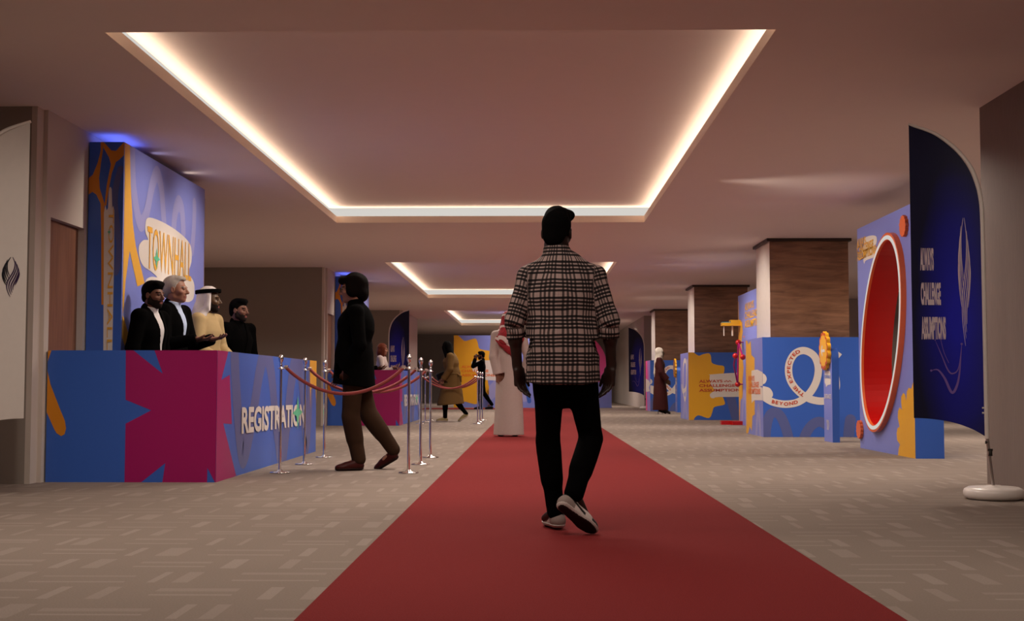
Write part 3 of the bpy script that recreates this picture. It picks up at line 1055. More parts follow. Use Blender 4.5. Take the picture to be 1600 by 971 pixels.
# stepped yellow bracket near the top, with two white rods hanging from it
YB = 25.55
pt = lambda x, y: on_y(1040 + x / 3.347, 420 + y / 3.347, YB)
a = pt(291, 300); b2 = pt(374, 285); e = pt(336, 270); g = pt(374, 270)
br = MB()
br.box(a.x, QX, YB - .12, YB + .1, a.z, pt(0, 284).z)
br.box(e.x, QX, YB - .12, YB + .1, pt(0, 284).z, e.z)
br.build('bracket', [M['yellow']], root)
tp = MB(); tp.box(a.x + .01, e.x - .002, YB - .11, YB + .09, pt(0, 284).z + .0005, pt(0, 284).z + .012)
tp.build('bracket_top', [vinyl('teal_print', (0.02, 0.28, 0.45))], root)
for xx, w in ((305, .012), (349, .018)):
    q0, q1 = pt(xx, 299), pt(xx, 352)
    t_ = MB(); t_.tube([(q0.x, YB, q0.z + .001), (q0.x, YB, q1.z)], w)
    t_.build('hanging_rod', [M['white']], root)
# magenta stick-and-ball figure standing off the panel
XB = QX - 0.10
pts = {k: on_x(1040 + x / 3.347, 420 + y / 3.347, XB) for k, (x, y) in dict(a=(380, 386), b=(404, 463), c=(365, 457), d=(377, 605)).items()}
XB2 = QX - .22
pts['c'] = on_x(1040 + 365 / 3.347, 420 + 457 / 3.347, XB2); pts['e'] = on_x(1040 + 357 / 3.347, 420 + 506 / 3.347, XB2)
st_ = MB()
for k1, k2 in (('a', 'b'), ('a', 'd'), ('c', 'e'), ('e', 'd')):
    st_.tube([pts[k1], pts[k2]], 0.017)
st_.tube([(XB, pts['a'].y, pts['a'].z), (QX, pts['a'].y, pts['a'].z)], 0.012)
st_.tube([(XB, pts['d'].y, pts['d'].z), (QX, pts['d'].y, pts['d'].z)], 0.012)
sk = st_.build('stick_frame', [M['magenta']], root)
for k in 'abcd':
    bl = MB(); r = 0.055
    bl.lathe([(max(1e-4, r * math.sin(t)), -r * math.cos(t)) for t in np.linspace(0, math.pi, 11)], pts[k], 16)
    bl.build('ball', [M['redlac']], sk)
# red stepped foot on the floor
ft = MB()
q0 = on_y(1127.2, 662, YB); q1 = on_y(1142, 662, YB)
ft.box(q0.x, QX, YB - .02, YB + .18, 0.001, 0.075); ft.box(q1.x, QX, YB - .22, YB - .02, 0.001, 0.075)
ft.build('foot_step', [M['redlac']], root)

# ================================================================== FAR BACKDROP
BY = 44.4
root = empty('slogan_backdrop', (-.9, BY, 0), 'wide yellow and blue slogan backdrop at the far end of the hall', 'backdrop')
xl = on_y(709, 600, BY).x; xr = on_y(905, 600, BY).x; zt = on_y(709, 524.5, BY).z
f = Face('y', BY, -1, xl, xr, 0, zt)
mb = MB()
mb.box(xl, xr, BY, BY + .25, 0, zt, PI['peri_sheen'])
c = crop(690, 500, 5.11)
f.poly(mb, c([(80, 110), (132, 125), (180, 168), (225, 160), (270, 150), (288, 180), (300, 228), (345, 243), (382, 250), (392, 290), (385, 340), (370, 400), (370, 490), (380, 540), (392, 570), (372, 600), (310, 598), (290, 640), (280, 672), (240, 670), (190, 655), (160, 668), (145, 700), (80, 710)]), PI['yellow'], LV[1], smooth=3)
f.stroke(mb, c([(410, 720), (440, 560), (480, 500), (540, 560), (560, 720)]), 0.45, PI['lilac'], LV[0])
f.poly(mb, c([(238, 350), (250, 328), (300, 325), (520, 325), (560, 350), (560, 395), (600, 420), (600, 480), (420, 485), (290, 470), (288, 430), (250, 410)]), PI['white'], LV[2], smooth=3)
mb.build('panel', PM, root)
lettering('lettering', M['or_text'], root, [face_text(f, s, c([a])[0], c([b2])[0], 0.088, bold=0.03) for s, a, b2 in
          (('ALWAYS', (158, 386), (300, 386)), ('CHALLENGE', (158, 419), (375, 419)), ('ASSUMPTIONS!', (158, 453), (432, 453)))])
# pink disc and low blue box to the right of it
DYY = 44.3
cen = on_y(896, 570, DYY); rr = on_y(948, 570, DYY).x - cen.x
root = empty('pink_disc', (cen.x, DYY, 0), 'large pink disc standing behind the low blue box at the far end', 'display disc')
mb = MB()
mb.prism([(cen.x + rr * math.cos(a), DYY - .12, cen.z - .06 + rr * 1.02 * math.sin(a)) for a in np.linspace(0, 2 * math.pi, 61)[:-1]], (0, .1, 0), 0)
mb.build('disc', [M['pink']], root)
mb = MB()
mb.box(cen.x - .25, cen.x + .25, DYY - .11, DYY - .03, 0, cen.z - .06 - rr * .9)
mb.build('foot', [M['pink']], root)
q0 = on_y(764, 637, 43.75); q1 = on_y(955.5, 597.5, 43.75)
root = empty('display_box', ((q0.x + q1.x) / 2, 43.75, 0), 'low blue display box before the pink disc at the far end', 'display box')
f = Face('y', 43.75, -1, q0.x, q1.x, 0, q1.z)
mb = MB()
mb.box(q0.x, q1.x, 43.75, 44.12, 0, q1.z, PI['peri_sheen'])
c = crop(780, 540, 6.0667)
f.stroke(mb, c([(-100, 470), (40, 350), (160, 420), (240, 480)]), .4, PI['lilac'], LV[0])
f.stroke(mb, c([(252, 300), (265, 420), (285, 530)]), .14, PI['blue'], LV[1])
mb.build('box', PM, root)
# ================================================================== FEATHER FLAGS
M['cloth_white'] = plain('white_flag_cloth', (0.66, 0.58, 0.54), 0.7, noise=0.03, scale=20)
M['pole_white'] = plain('white_pole', (0.74, 0.67, 0.63), 0.3, noise=0.02)
M['steel'] = plain('brushed_steel', (0.55, 0.5, 0.48), 0.32, 1.0, noise=0.04)
M['black_plastic'] = plain('black_plastic', (0.012, 0.011, 0.011), 0.4)
M['strand'] = plain('lilac_strand_print', (0.72, 0.58, 0.64), 0.5)
M['strand_dim'] = plain('violet_swoosh_print', (0.20, 0.11, 0.42), 0.5)
M['ink_black'] = plain('black_ink', (0.008, 0.007, 0.012), 0.5)
M['ink_purple'] = plain('dark_purple_ink', (0.030, 0.010, 0.050), 0.5)


def flag_blue():
    """printed royal-blue artwork: a lighter blue bloom in the middle of a near-black blue field"""
    m, t, b = nt('royal_blue_flag_print')
    b.inputs['Roughness'].default_value = 0.6
    tc = N(t, 'ShaderNodeTexCoord')
    sp = N(t, 'ShaderNodeSeparateXYZ'); t.links.new(tc.outputs['Object'], sp.inputs[0])
    dx = mth(t, 'DIVIDE', mth(t, 'SUBTRACT', mth(t, 'ABSOLUTE', sp.outputs[0]), 0.22), 0.30)
    dz = mth(t, 'DIVIDE', mth(t, 'SUBTRACT', sp.outputs[2], 1.25), 1.15)
    d = mth(t, 'SQRT', mth(t, 'ADD', mth(t, 'MULTIPLY', dx, dx), mth(t, 'MULTIPLY', dz, dz)))
    nz = N(t, 'ShaderNodeTexNoise'); nz.inputs['Scale'].default_value = 2.2
    t.links.new(tc.outputs['Object'], nz.inputs['Vector'])
    d = mth(t, 'ADD', d, mth(t, 'MULTIPLY', mth(t, 'SUBTRACT', nz.outputs[0], .5), .35))
    r = N(t, 'ShaderNodeValToRGB')
    r.color_ramp.elements[0].position = 0.1; r.color_ramp.elements[0].color = (0.003, 0.004, 0.50, 1)
    r.color_ramp.elements[1].position = 1.1; r.color_ramp.elements[1].color = (0.001, 0.001, 0.030, 1)
    t.links.new(d, r.inputs[0]); t.links.new(r.outputs[0], b.inputs['Base Color'])
    return m


M['flag_blue'] = flag_blue()
FK = 9.05 / 2000


def fl2(px, py):    # outline measured on the big right-hand flag, metres from its pole foot
    p = on_y(px, py, 9.05) - Vector((3.215, 9.05, 0))
    return (p.x, p.z)


POLE = [fl2(*p) for p in [(1419, 194.5), (1441, 201), (1461, 209), (1483, 224), (1502, 242), (1517.5, 264), (1527, 288), (1532, 310), (1534.5, 340), (1536.5, 420), (1538.5, 520), (1540.5, 620), (1542, 686)]]
HEM = [fl2(*p) for p in [(1540.5, 683), (1520, 671), (1490, 660.5), (1455, 655), (1425.5, 653.5)]]
FREE = [fl2(*p) for p in [(1422, 430), (1419.5, 197)]]
STR = [[(95, 180), (115, 230), (105, 290), (60, 370), (55, 430), (82, 493)], [(118, 212), (128, 260), (112, 310), (75, 380), (72, 430), (90, 475)], [(130, 235), (139, 280), (120, 335), (90, 395), (88, 430), (97, 460)],
       [(141, 262), (147, 300), (128, 355), (104, 405), (103, 440)], [(148, 290), (151, 320), (135, 365), (118, 400)],
       [(82, 180), (55, 225), (55, 280), (75, 330)], [(55, 200), (40, 250), (48, 300), (68, 350)], [(42, 225), (30, 265), (38, 320), (60, 372)], [(30, 250), (21, 285), (30, 335), (52, 385)], [(20, 285), (17, 315), (28, 360), (48, 398)]]


def feather_flag(x, y, mir, kind, label, bow=0.03):
    root = empty('feather_flag', (x, y, 0), label, 'flag', 'feather flags')
    sg = -1 if mir else 1
    P = lambda u, v, d=0.0: Vector((x + sg * u, y + d, v))
    wave = lambda u, v: bow * math.sin((u + .57) * 5.5) - 0.012
    # cloth : a grid between free edge and pole, so that it can billow
    pole = catmull([Vector(p) for p in POLE], 6)
    hem = catmull([Vector(p) for p in HEM], 6)
    vs, us = [], []

    def top(u):
        for a, b2 in zip(pole, pole[1:]):
            if a.x <= u <= b2.x: return a.y + (b2.y - a.y) * ((u - a.x) / max(1e-6, b2.x - a.x))
        return pole[0].y if u < pole[0].x else pole[-1].y

    def bot(u):
        for a, b2 in zip(hem, hem[1:]):
            if b2.x <= u <= a.x: return a.y + (b2.y - a.y) * ((u - a.x) / (b2.x - a.x))
        return hem[-1].y if u < hem[-1].x else hem[0].y
    uu = list(np.linspace(FREE[1][0], POLE[-1][0], 40))
    nv = 30
    ver = []
    for u in uu:
        zt_, zb = top(u), bot(u)
        # the pole leans a little, so rows near the pole follow it
        for k in range(nv + 1):
            v = zb + (zt_ - zb) * k / nv
            ver.append((u, v))
    fc = [[i * (nv + 1) + k, (i + 1) * (nv + 1) + k, (i + 1) * (nv + 1) + k + 1, i * (nv + 1) + k + 1] for i in range(len(uu) - 1) for k in range(nv)]
    mb = MB()
    mb.add([P(u, v, wave(u, v)) for u, v in ver], fc, 0, True)
    mb.add([P(u, v, wave(u, v) + .004) for u, v in ver], fc, 0, True)
    cloth = mb.build('cloth', [M['cloth_white'] if kind == 'white' else M['flag_blue']], root)

    class FlagFace(Face):
        def __init__(self): pass

        def p3(self, u, v, lift): return P(u, v, wave(u, v) - lift)
    g = FlagFace()
    art = MB()

    def logo(cu, cv, w, h, mats, wd):
        for i, s in enumerate(STR):
            q = [(cu + sg * (xx - 83.5) / 135 * w, cv - (yy - 336) / 317 * h) for xx, yy in s]
            g.stroke(art, q, wd, mats[0] if i < 5 else mats[1], 0.004 + i * 2e-4, px=False, caps=False, taper=lambda t: 0.25 + 1.2 * math.sin(math.pi * t) ** 0.7)
    if kind == 'white':
        logo(-.43, 1.55, 0.125, 0.285, (1, 0), 0.0072)
        art.build('logo', [M['ink_black'], M['ink_purple']], cloth)
    else:
        mu = (lambda u: -(u + .566)) if mir else (lambda u: u)
        f2 = lambda pts: [(mu(fl2(*p)[0]), fl2(*p)[1]) for p in pts]
        lc = fl2(1507.5, 440); logo(mu(lc[0]), lc[1], 0.082, 0.92, (0, 0), 0.0038)
        c4 = crop(1400, 340, 3.2375)
        g.stroke(art, f2(c4([(180, 775), (215, 772), (250, 815), (285, 885), (310, 855), (325, 780), (335, 640)])), 0.016, 1, 0.0035, px=False, taper=lambda t: 0.15 + math.sin(math.pi * t))
        g.stroke(art, f2(c4([(200, 620), (235, 700), (265, 770), (290, 790), (320, 760), (335, 640)])), 0.009, 1, 0.0038, px=False, taper=lambda t: 0.15 + math.sin(math.pi * t))
        g.stroke(art, f2(c4([(225, 600), (245, 680), (270, 735)])), 0.004, 1, 0.004, px=False)
        art.build('strand_print', [M['strand'], M['strand_dim']], cloth)
        jobs = []
        for s, (a0, a1, b0, b1) in (('ALWAYS', (122, 268, 193, 264)), ('CHALLENGE', (126, 443, 230, 441)), ('ASSUMPTIONS', (129, 617, 256, 617))):
            p0, p1 = fl2(*c4([(a0, a1)])[0]), fl2(*c4([(b0, b1)])[0])
            w = p1[0] - p0[0]
            if mir:
                fn = lambda u, v, p0=p0, p1=p1: P(mu(p0[0] + u), p0[1] + v, wave(mu(p0[0] + u), p0[1] + v) - .006)
            else:
                fn = lambda u, v, p0=p0: P(p0[0] + u, p0[1] + v, wave(p0[0] + u, p0[1] + v) - .006)
            jobs.append(lambda m2, s=s, fn=fn, w=w: put_text(m2, s, fn, w, 0.158, 0.05))
        lettering('lettering', M['strand'], cloth, jobs)
    # curved pole sleeve, lower steel pole with knobs, weighted base
    mb = MB(); mb.tube([P(p.x, p.y) for p in pole], [0.010 + 0.006 * min(1, i / 30) for i in range(len(pole))], 14)
    mb.build('pole_sleeve', [M['pole_white']], root)
    u0, v0 = POLE[-1]
    mb = MB(); mb.tube([P(u0, v0 + .02), P(0.0, 0.07)], 0.0115, 14)
    lp = mb.build('lower_pole', [M['steel']], root)
    mb = MB()
    mb.tube([P(u0 * .5, .30), P(u0 * .5, .334), P(u0 * .5, .335), P(u0 * .5, .35)], [.016, .016, .020, .020], 14)
    mb.build('clamp', [M['black_plastic']], lp)
    mb = MB(); mb.tube([P(u0 * .5 - .03, .395), P(u0 * .5 - .008, .395)], 0.011, 12)
    mb.build('knob', [M['black_plastic']], lp)
    mb = MB()
    mb.lathe([(1e-4, .0), (.17, .0), (.192, .008), (.203, .03), (.203, .05), (.196, .068), (.17, .082), (.06, .086), (.05, .094), (1e-4, .094)], (x, y, 0.002), 48)
    mb.build('base', [M['pole_white']], root)
    for dz in (.0, .035):
        mb = MB(); mb.tube([P(u0 - .014, .60 + dz), P(u0 - .03, .60 + dz)], .007, 8)
        mb.build('tie', [M['pole_white']], root)
    return root


feather_flag(3.215, 9.05, False, 'blue', 'large blue feather flag at the right edge beside the woven wall')
feather_flag(-4.078, 8.85, True, 'white', 'white feather flag with dark flame mark at the left edge')
feather_flag(-3.62, 31.7, True, 'blue', 'blue feather flag behind the red-haired woman, far left')
feather_flag(3.64, 41.5, False, 'blue', 'far blue feather flag left of the woman in white hijab')

# ================================================================== STANCHIONS AND ROPES
M['chrome'] = plain('polished_chrome', (0.82, 0.80, 0.80), 0.08, 1.0, noise=0.01)
M['rope'] = plain('red_velvet_rope', (0.25, 0.030, 0.026), 0.85, noise=0.25, scale=220, bump=0.5, bscale=220, sheen=0.3)


def stanchion():
    root = empty('stanchion', (0, 0, 0))
    mb = MB(); mb.lathe([(1e-4, 0), (.088, 0), (.092, .004), (.088, .009), (.03, .014), (.018, .03), (1e-4, .03)], (0, 0, .001), 32)
    mb.build('base', [M['chrome']], root)
    mb = MB(); mb.lathe([(.0125, .02), (.0125, .94)], (0, 0, 0), 20)
    mb.build('post', [M['chrome']], root)
    mb = MB(); mb.lathe([(1e-4, .935), (.026, .937), (.028, .942), (.026, .947), (.014, .95), (.012, .965), (.015, .975), (.012, .985), (.01, .995), (.018, 1.01), (.024, 1.03), (.022, 1.05), (.012, 1.066), (1e-4, 1.07)], (0, 0, 0), 24)
    mb.build('finial', [M['chrome']], root)
    return root


def rope_mesh(w):
    n = 28
    pts = []
    for i in range(n + 1):
        t = i / n
        pts.append(Vector((0.045 + (w - .09) * t, 0, 0.955 - 0.24 * (1 - (2 * t - 1) ** 2) ** 0.93)))
    return pts


SX0, SX1 = -2.29, -1.125
ROWS = [(11.6, 'first'), (12.83, 'second'), (14.05, 'third')]
sproto = stanchion()
first = True
for dy, place in ((0.0, 'near'), (14.4, 'far')):
    for yy, nm in ROWS:
        for sx, sd in ((SX0, 'counter'), (SX1, 'carpet')):
            o = sproto if first else copy_tree(sproto)
            first = False
            o.location = (sx, yy + dy, 0)
            q = {'near': 'around the black-jacketed queuing man', 'far': 'around the trench-coat woman'}[place]
            tag(o, 'chrome stanchion %s, %s from the front on the %s side' % (q, nm, sd), 'stanchion', 'chrome queue stanchions')
        # velvet rope across the row
        r = empty('velvet_rope', ((SX0 + SX1) / 2, yy + dy, .7), 'red velvet rope hanging across the %s stanchion row %s' % (nm, {'near': 'around the queuing man', 'far': 'by the trench-coat woman'}[place]), 'rope', 'velvet queue ropes')
        pts = [p + Vector((SX0, yy + dy, 0)) for p in rope_mesh(SX1 - SX0)]
        mb = MB(); mb.tube(pts[0:1] + pts, 0.0155, 12) if False else mb.tube(pts, 0.0155, 12)
        mb.build('rope', [M['rope']], r)
        for a, b2 in ((pts[0], Vector((SX0, yy + dy, .953))), (pts[-1], Vector((SX1, yy + dy, .953)))):
            mb = MB(); d = (b2 - a).normalized()
            mb.tube([a - d * .02, a + d * .012], 0.018, 12); mb.tube([a + d * .01, b2 - d * .014], 0.004, 8)
            mb.build('hook', [M['chrome']], r)
# ================================================================== FIGURE SCULPTING (smooth distance fields -> one continuous mesh)
V3 = lambda *a: np.array(a, dtype=np.float64)


def unit(v):
    v = np.asarray(v, float); return v / max(1e-9, np.linalg.norm(v))


def rotm(yaw=0, pitch=0, roll=0):
    """yaw: turn left(+) about z, pitch: nod down(+), roll: lean to own right(+); degrees"""
    return np.array(Matrix.Rotation(R(yaw), 3, 'Z') @ Matrix.Rotation(R(-pitch), 3, 'X') @ Matrix.Rotation(R(roll), 3, 'Y'))


class Clay:
    def __init__(self, k=0.02):
        self.p = []; self.k = k; self.cuts = []; self.noise = None

    def cone(self, a, b, ra, rb, flat=1.0, ax=(0, 1, 0), k=None, op='+'):
        self.p.append(('c', np.asarray(a, float), np.asarray(b, float), ra, rb, flat, unit(ax), self.k if k is None else k, op)); return self

    def ell(self, c, r, rot=None, k=None, op='+'):
        self.p.append(('e', np.asarray(c, float), np.asarray(r, float), np.eye(3) if rot is None else np.asarray(rot), self.k if k is None else k, op)); return self

    def box(self, c, half, rot=None, rnd=0.01, k=None, op='+'):
        self.p.append(('b', np.asarray(c, float), np.asarray(half, float), np.eye(3) if rot is None else np.asarray(rot), rnd, self.k if k is None else k, op)); return self

    def path(self, pts, rs, **kw):
        for i in range(len(pts) - 1):
            self.cone(pts[i], pts[i + 1], rs[i], rs[i + 1], **kw)
        return self

    def cut(self, fn):      # fn(x, y, z) > 0 is removed
        self.cuts.append(fn); return self

    def plane(self, pt, nrm):   # removes the side the normal points to
        pt = np.asarray(pt, float); n = unit(nrm)
        return self.cut(lambda x, y, z: (x - pt[0]) * n[0] + (y - pt[1]) * n[1] + (z - pt[2]) * n[2])

    def bounds(self):
        lo, hi = np.full(3, 1e9), np.full(3, -1e9)
        for q in self.p:
            if q[-1] == '-': continue
            l, h = self._bb(q); lo = np.minimum(lo, l); hi = np.maximum(hi, h)
        return lo, hi

    @staticmethod
    def _bb(q):
        if q[0] == 'c':
            r = max(q[3], q[4]) * max(1, q[5])
            return np.minimum(q[1], q[2]) - r, np.maximum(q[1], q[2]) + r
        if q[0] == 'e':
            e = np.abs(q[3]) @ q[2]
            return q[1] - e, q[1] + e
        e = np.abs(q[3]) @ (q[2])
        return q[1] - e, q[1] + e

    def mesh(self, h):
        lo, hi = self.bounds()
        lo = lo - 3 * h - .01; hi = hi + 3 * h + .01
        n = np.ceil((hi - lo) / h).astype(int) + 1
        F = np.full(n, 1.0, np.float32)
        ax = [lo[i] + h * np.arange(n[i]) for i in range(3)]
        for q in self.p:
            k = q[-2]; op = q[-1]
            l, hh = self._bb(q)
            m = k + 3 * h
            i0 = np.maximum(0, np.floor((l - m - lo) / h).astype(int)); i1 = np.minimum(n, np.ceil((hh + m - lo) / h).astype(int) + 1)
            if np.any(i1 <= i0): continue
            sl = tuple(slice(a, b2) for a, b2 in zip(i0, i1))
            X = ax[0][sl[0]][:, None, None]; Y = ax[1][sl[1]][None, :, None]; Z = ax[2][sl[2]][None, None, :]
            if q[0] == 'c':
                _, a, b2, ra, rb, flat, fx, _, _ = q
                px, py, pz = X - a[0], Y - a[1], Z - a[2]
                d = b2 - a
                if flat != 1.0:
                    g = (1 / flat - 1)
                    u = px * fx[0] + py * fx[1] + pz * fx[2]
                    px = px + fx[0] * u * g; py = py + fx[1] * u * g; pz = pz + fx[2] * u * g
                    d = d + fx * np.dot(d, fx) * g
                dd = max(1e-9, float(np.dot(d, d)))
                t = np.clip((px * d[0] + py * d[1] + pz * d[2]) / dd, 0, 1)
                D = np.sqrt((px - t * d[0]) ** 2 + (py - t * d[1]) ** 2 + (pz - t * d[2]) ** 2) - (ra + (rb - ra) * t)
                if flat < 1: D = D * (0.5 + 0.5 * flat)
            else:
                c, r_, Rm = q[1], q[2], q[3]
                x, y, z = X - c[0], Y - c[1], Z - c[2]
                lx = x * Rm[0, 0] + y * Rm[1, 0] + z * Rm[2, 0]
                ly = x * Rm[0, 1] + y * Rm[1, 1] + z * Rm[2, 1]
                lz = x * Rm[0, 2] + y * Rm[1, 2] + z * Rm[2, 2]
                if q[0] == 'e':
                    k0 = np.sqrt((lx / r_[0]) ** 2 + (ly / r_[1]) ** 2 + (lz / r_[2]) ** 2)
                    k1 = np.sqrt((lx / r_[0] ** 2) ** 2 + (ly / r_[1] ** 2) ** 2 + (lz / r_[2] ** 2) ** 2)
                    D = k0 * (k0 - 1) / np.maximum(k1, 1e-6)
                else:
                    rn = q[4]
                    qx, qy, qz = np.abs(lx) - r_[0] + rn, np.abs(ly) - r_[1] + rn, np.abs(lz) - r_[2] + rn
                    D = np.sqrt(np.maximum(qx, 0) ** 2 + np.maximum(qy, 0) ** 2 + np.maximum(qz, 0) ** 2) + np.minimum(np.maximum(qx, np.maximum(qy, qz)), 0) - rn
            A = F[sl]
            if op == '+':
                hk = np.maximum(k - np.abs(A - D), 0) / k
                F[sl] = np.minimum(A, D) - hk * hk * k * 0.25
            else:
                D = -D
                hk = np.maximum(k - np.abs(A - D), 0) / k
                F[sl] = np.maximum(A, D) + hk * hk * k * 0.25
        X = ax[0][:, None, None]; Y = ax[1][None, :, None]; Z = ax[2][None, None, :]
        if self.noise is not None:
            F += self.noise(X, Y, Z).astype(np.float32)
        for fn in self.cuts:
            F = np.maximum(F, fn(X, Y, Z).astype(np.float32))
        return surface_nets(F, lo, h)


def surface_nets(F, lo, h):
    s = F < 0
    nx, ny, nz = F.shape
    cnt = np.zeros((nx - 1, ny - 1, nz - 1), np.uint8)
    for dx in (0, 1):
        for dy in (0, 1):
            for dz in (0, 1):
                cnt += s[dx:nx - 1 + dx, dy:ny - 1 + dy, dz:nz - 1 + dz]
    I, J, K = np.nonzero((cnt > 0) & (cnt < 8))
    if len(I) == 0: return np.zeros((0, 3)), np.zeros((0, 4), int)
    idx = np.full(cnt.shape, -1, np.int64)
    idx[I, J, K] = np.arange(len(I))
    acc = np.zeros((len(I), 3)); num = np.zeros(len(I))
    C = [(a, b2, c) for a in (0, 1) for b2 in (0, 1) for c in (0, 1)]
    for p in C:
        for axn in range(3):
            if p[axn]: continue
            q = list(p); q[axn] = 1
            va = F[I + p[0], J + p[1], K + p[2]]; vb = F[I + q[0], J + q[1], K + q[2]]
            m = (va < 0) != (vb < 0)
            t = np.where(m, va / np.where(m, va - vb, 1), 0)
            for a in range(3):
                acc[:, a] += np.where(m, p[a] + (t if a == axn else 0), 0)
            num += m
    P = acc / num[:, None]
    verts = lo + h * (np.stack([I, J, K], 1) + P)
    faces = []
    for axn in range(3):
        a = [slice(None)] * 3; b2 = [slice(None)] * 3
        a[axn] = slice(0, -1); b2[axn] = slice(1, None)
        sa, sb = s[tuple(a)], s[tuple(b2)]
        x, y, z = np.nonzero(sa != sb)
        o = [(1, 2), (2, 0), (0, 1)][axn]
        c = np.stack([x, y, z], 1)
        ok = (c[:, o[0]] > 0) & (c[:, o[1]] > 0)
        lim = np.array(cnt.shape)
        ok &= (c[:, o[0]] < lim[o[0]]) & (c[:, o[1]] < lim[o[1]]) & (c[:, axn] < lim[axn])
        c = c[ok]
        inside = sa[c[:, 0], c[:, 1], c[:, 2]]
        u = np.zeros(3, int); v = np.zeros(3, int); u[o[0]] = 1; v[o[1]] = 1
        q = [c - u - v, c - v, c, c - u]
        q = [idx[w[:, 0], w[:, 1], w[:, 2]] for w in q]
        f = np.stack(q, 1)
        f[~inside] = f[~inside][:, ::-1]
        f = f[(f >= 0).all(1)]
        faces.append(f)
    return verts, np.concatenate(faces)


def clay_object(name, vf, mats, parent, mat_fn=None, attr=None):
    v, f = vf
    me = bpy.data.meshes.new(name)
    me.vertices.add(len(v)); me.vertices.foreach_set('co', v.astype(np.float32).ravel())
    me.loops.add(len(f) * 4); me.loops.foreach_set('vertex_index', f.astype(np.int32).ravel())
    me.polygons.add(len(f))
    me.polygons.foreach_set('loop_start', np.arange(0, len(f) * 4, 4, dtype=np.int32))
    me.polygons.foreach_set('loop_total', np.full(len(f), 4, np.int32))
    me.polygons.foreach_set('use_smooth', np.ones(len(f), bool))
    for m in mats: me.materials.append(m)
    if mat_fn is not None and len(f):
        c = v[f].mean(1)
        me.polygons.foreach_set('material_index', mat_fn(c).astype(np.int32))
    me.update(calc_edges=True)
    if attr is not None:
        a = me.attributes.new('cloth', 'FLOAT_VECTOR', 'POINT')
        a.data.foreach_set('vector', attr(v).astype(np.float32).ravel())
    o = bpy.data.objects.new(name, me)
    COL.objects.link(o)
    o.parent = parent
    return o


def folds(amp, seed=0, f=22.0):
    rs = np.random.RandomState(seed)
    W_ = [(rs.uniform(-1, 1, 3) * np.array([1, 1, .45]) * f * s, rs.uniform(0, 6.3), 1 / s ** .7) for s in (0.6, 0.9, 1.3, 1.9, 2.6)]

    def fn(x, y, z):
        t = 0
        for w, p, a in W_:
            t = t + a * np.sin(w[0] * x + w[1] * y + w[2] * z + p)
        return amp * t / 3
    return fn


# ------------------------------------------------------------------ figure
cloth = lambda *a, **k: plain(*a, **{'spec': .12, **k})


def skinmat(name, col): return plain(name, col, 0.5, spec=0.35, noise=0.08, scale=90)


M['skin_fair'] = skinmat('fair_skin', (0.27, 0.115, 0.07))
M['skin_tan'] = skinmat('tan_skin', (0.165, 0.066, 0.040))
M['skin_dark'] = skinmat('dark_skin', (0.022, 0.0075, 0.0045))
M['skin_brown'] = skinmat('brown_skin', (0.085, 0.040, 0.016))
M['hair_black'] = cloth('black_hair', (0.0018, 0.0014, 0.0014), 0.9, noise=0.4, scale=300, bump=0.25, bscale=300, spec=0.06)
M['beard'] = cloth('dark_brown_beard', (0.014, 0.008, 0.006), 0.8, noise=0.4, scale=300, spec=0.15)
M['hair_brown'] = cloth('dark_brown_hair', (0.0035, 0.0017, 0.0014), 0.85, noise=0.4, scale=300, bump=0.25, bscale=300, spec=0.06)
M['hair_red'] = cloth('auburn_hair', (0.095, 0.018, 0.006), 0.5, noise=0.4, scale=200, bump=0.5, bscale=260)
M['hair_grey'] = cloth('silver_hair', (0.34, 0.29, 0.25), 0.7, noise=0.4, scale=160, bump=0.3, bscale=260, spec=0.2)
M['eye'] = cloth('dark_eye', (0.012, 0.008, 0.007), 0.25)
M['lip'] = skinmat('lip', (0.20, 0.055, 0.045))
M['black_cloth'] = cloth('black_cloth', (0.0016, 0.0014, 0.0014), 0.95, spec=0.03, noise=0.2, scale=160, bump=0.2, bscale=400)
M['black_denim'] = cloth('black_denim', (0.0013, 0.0012, 0.0013), 0.95, spec=0.03, noise=0.2, scale=200, bump=0.2, bscale=400)
M['shirt_white'] = cloth('white_shirt_cloth', (0.62, 0.57, 0.56), 0.75, noise=0.04)
M['shirt_blue'] = cloth('pale_blue_shirt_cloth', (0.40, 0.46, 0.62), 0.75, noise=0.04)
M['kandura'] = cloth('beige_kandura_cloth', (0.34, 0.235, 0.115), 0.8, noise=0.06)
M['thobe'] = cloth('white_thobe_cloth', (0.40, 0.31, 0.285), 0.8, noise=0.06)
M['ghutra'] = cloth('white_ghutra_cloth', (0.55, 0.49, 0.48), 0.8, noise=0.04)
M['brown_trouser'] = cloth('brown_corduroy', (0.034, 0.0165, 0.009), 0.95, spec=0.1, noise=0.15, scale=120, bump=0.2)
M['maroon'] = cloth('maroon_abaya_cloth', (0.042, 0.0085, 0.0085), 0.8, noise=0.12)
M['hijab'] = cloth('ivory_hijab_cloth', (0.50, 0.44, 0.38), 0.8, noise=0.05)
M['trench'] = cloth('tan_trench_cloth', (0.105, 0.056, 0.017), 0.8, noise=0.08)
M['leather_red'] = cloth('oxblood_leather', (0.040, 0.006, 0.005), 0.45)
M['leather_black'] = cloth('black_leather', (0.01, 0.009, 0.009), 0.35)
M['canvas'] = cloth('olive_canvas', (0.24, 0.18, 0.09), 0.8)
M['sole_white'] = cloth('off_white_sole', (0.50, 0.42, 0.39), 0.6)
M['sneaker_white'] = cloth('white_sneaker_leather', (0.56, 0.47, 0.44), 0.5)
M['sneaker_grey'] = cloth('grey_sneaker_suede', (0.26, 0.20, 0.18), 0.8)
M['sole_dark'] = cloth('dark_rubber_sole', (0.020, 0.009, 0.008), 0.7)


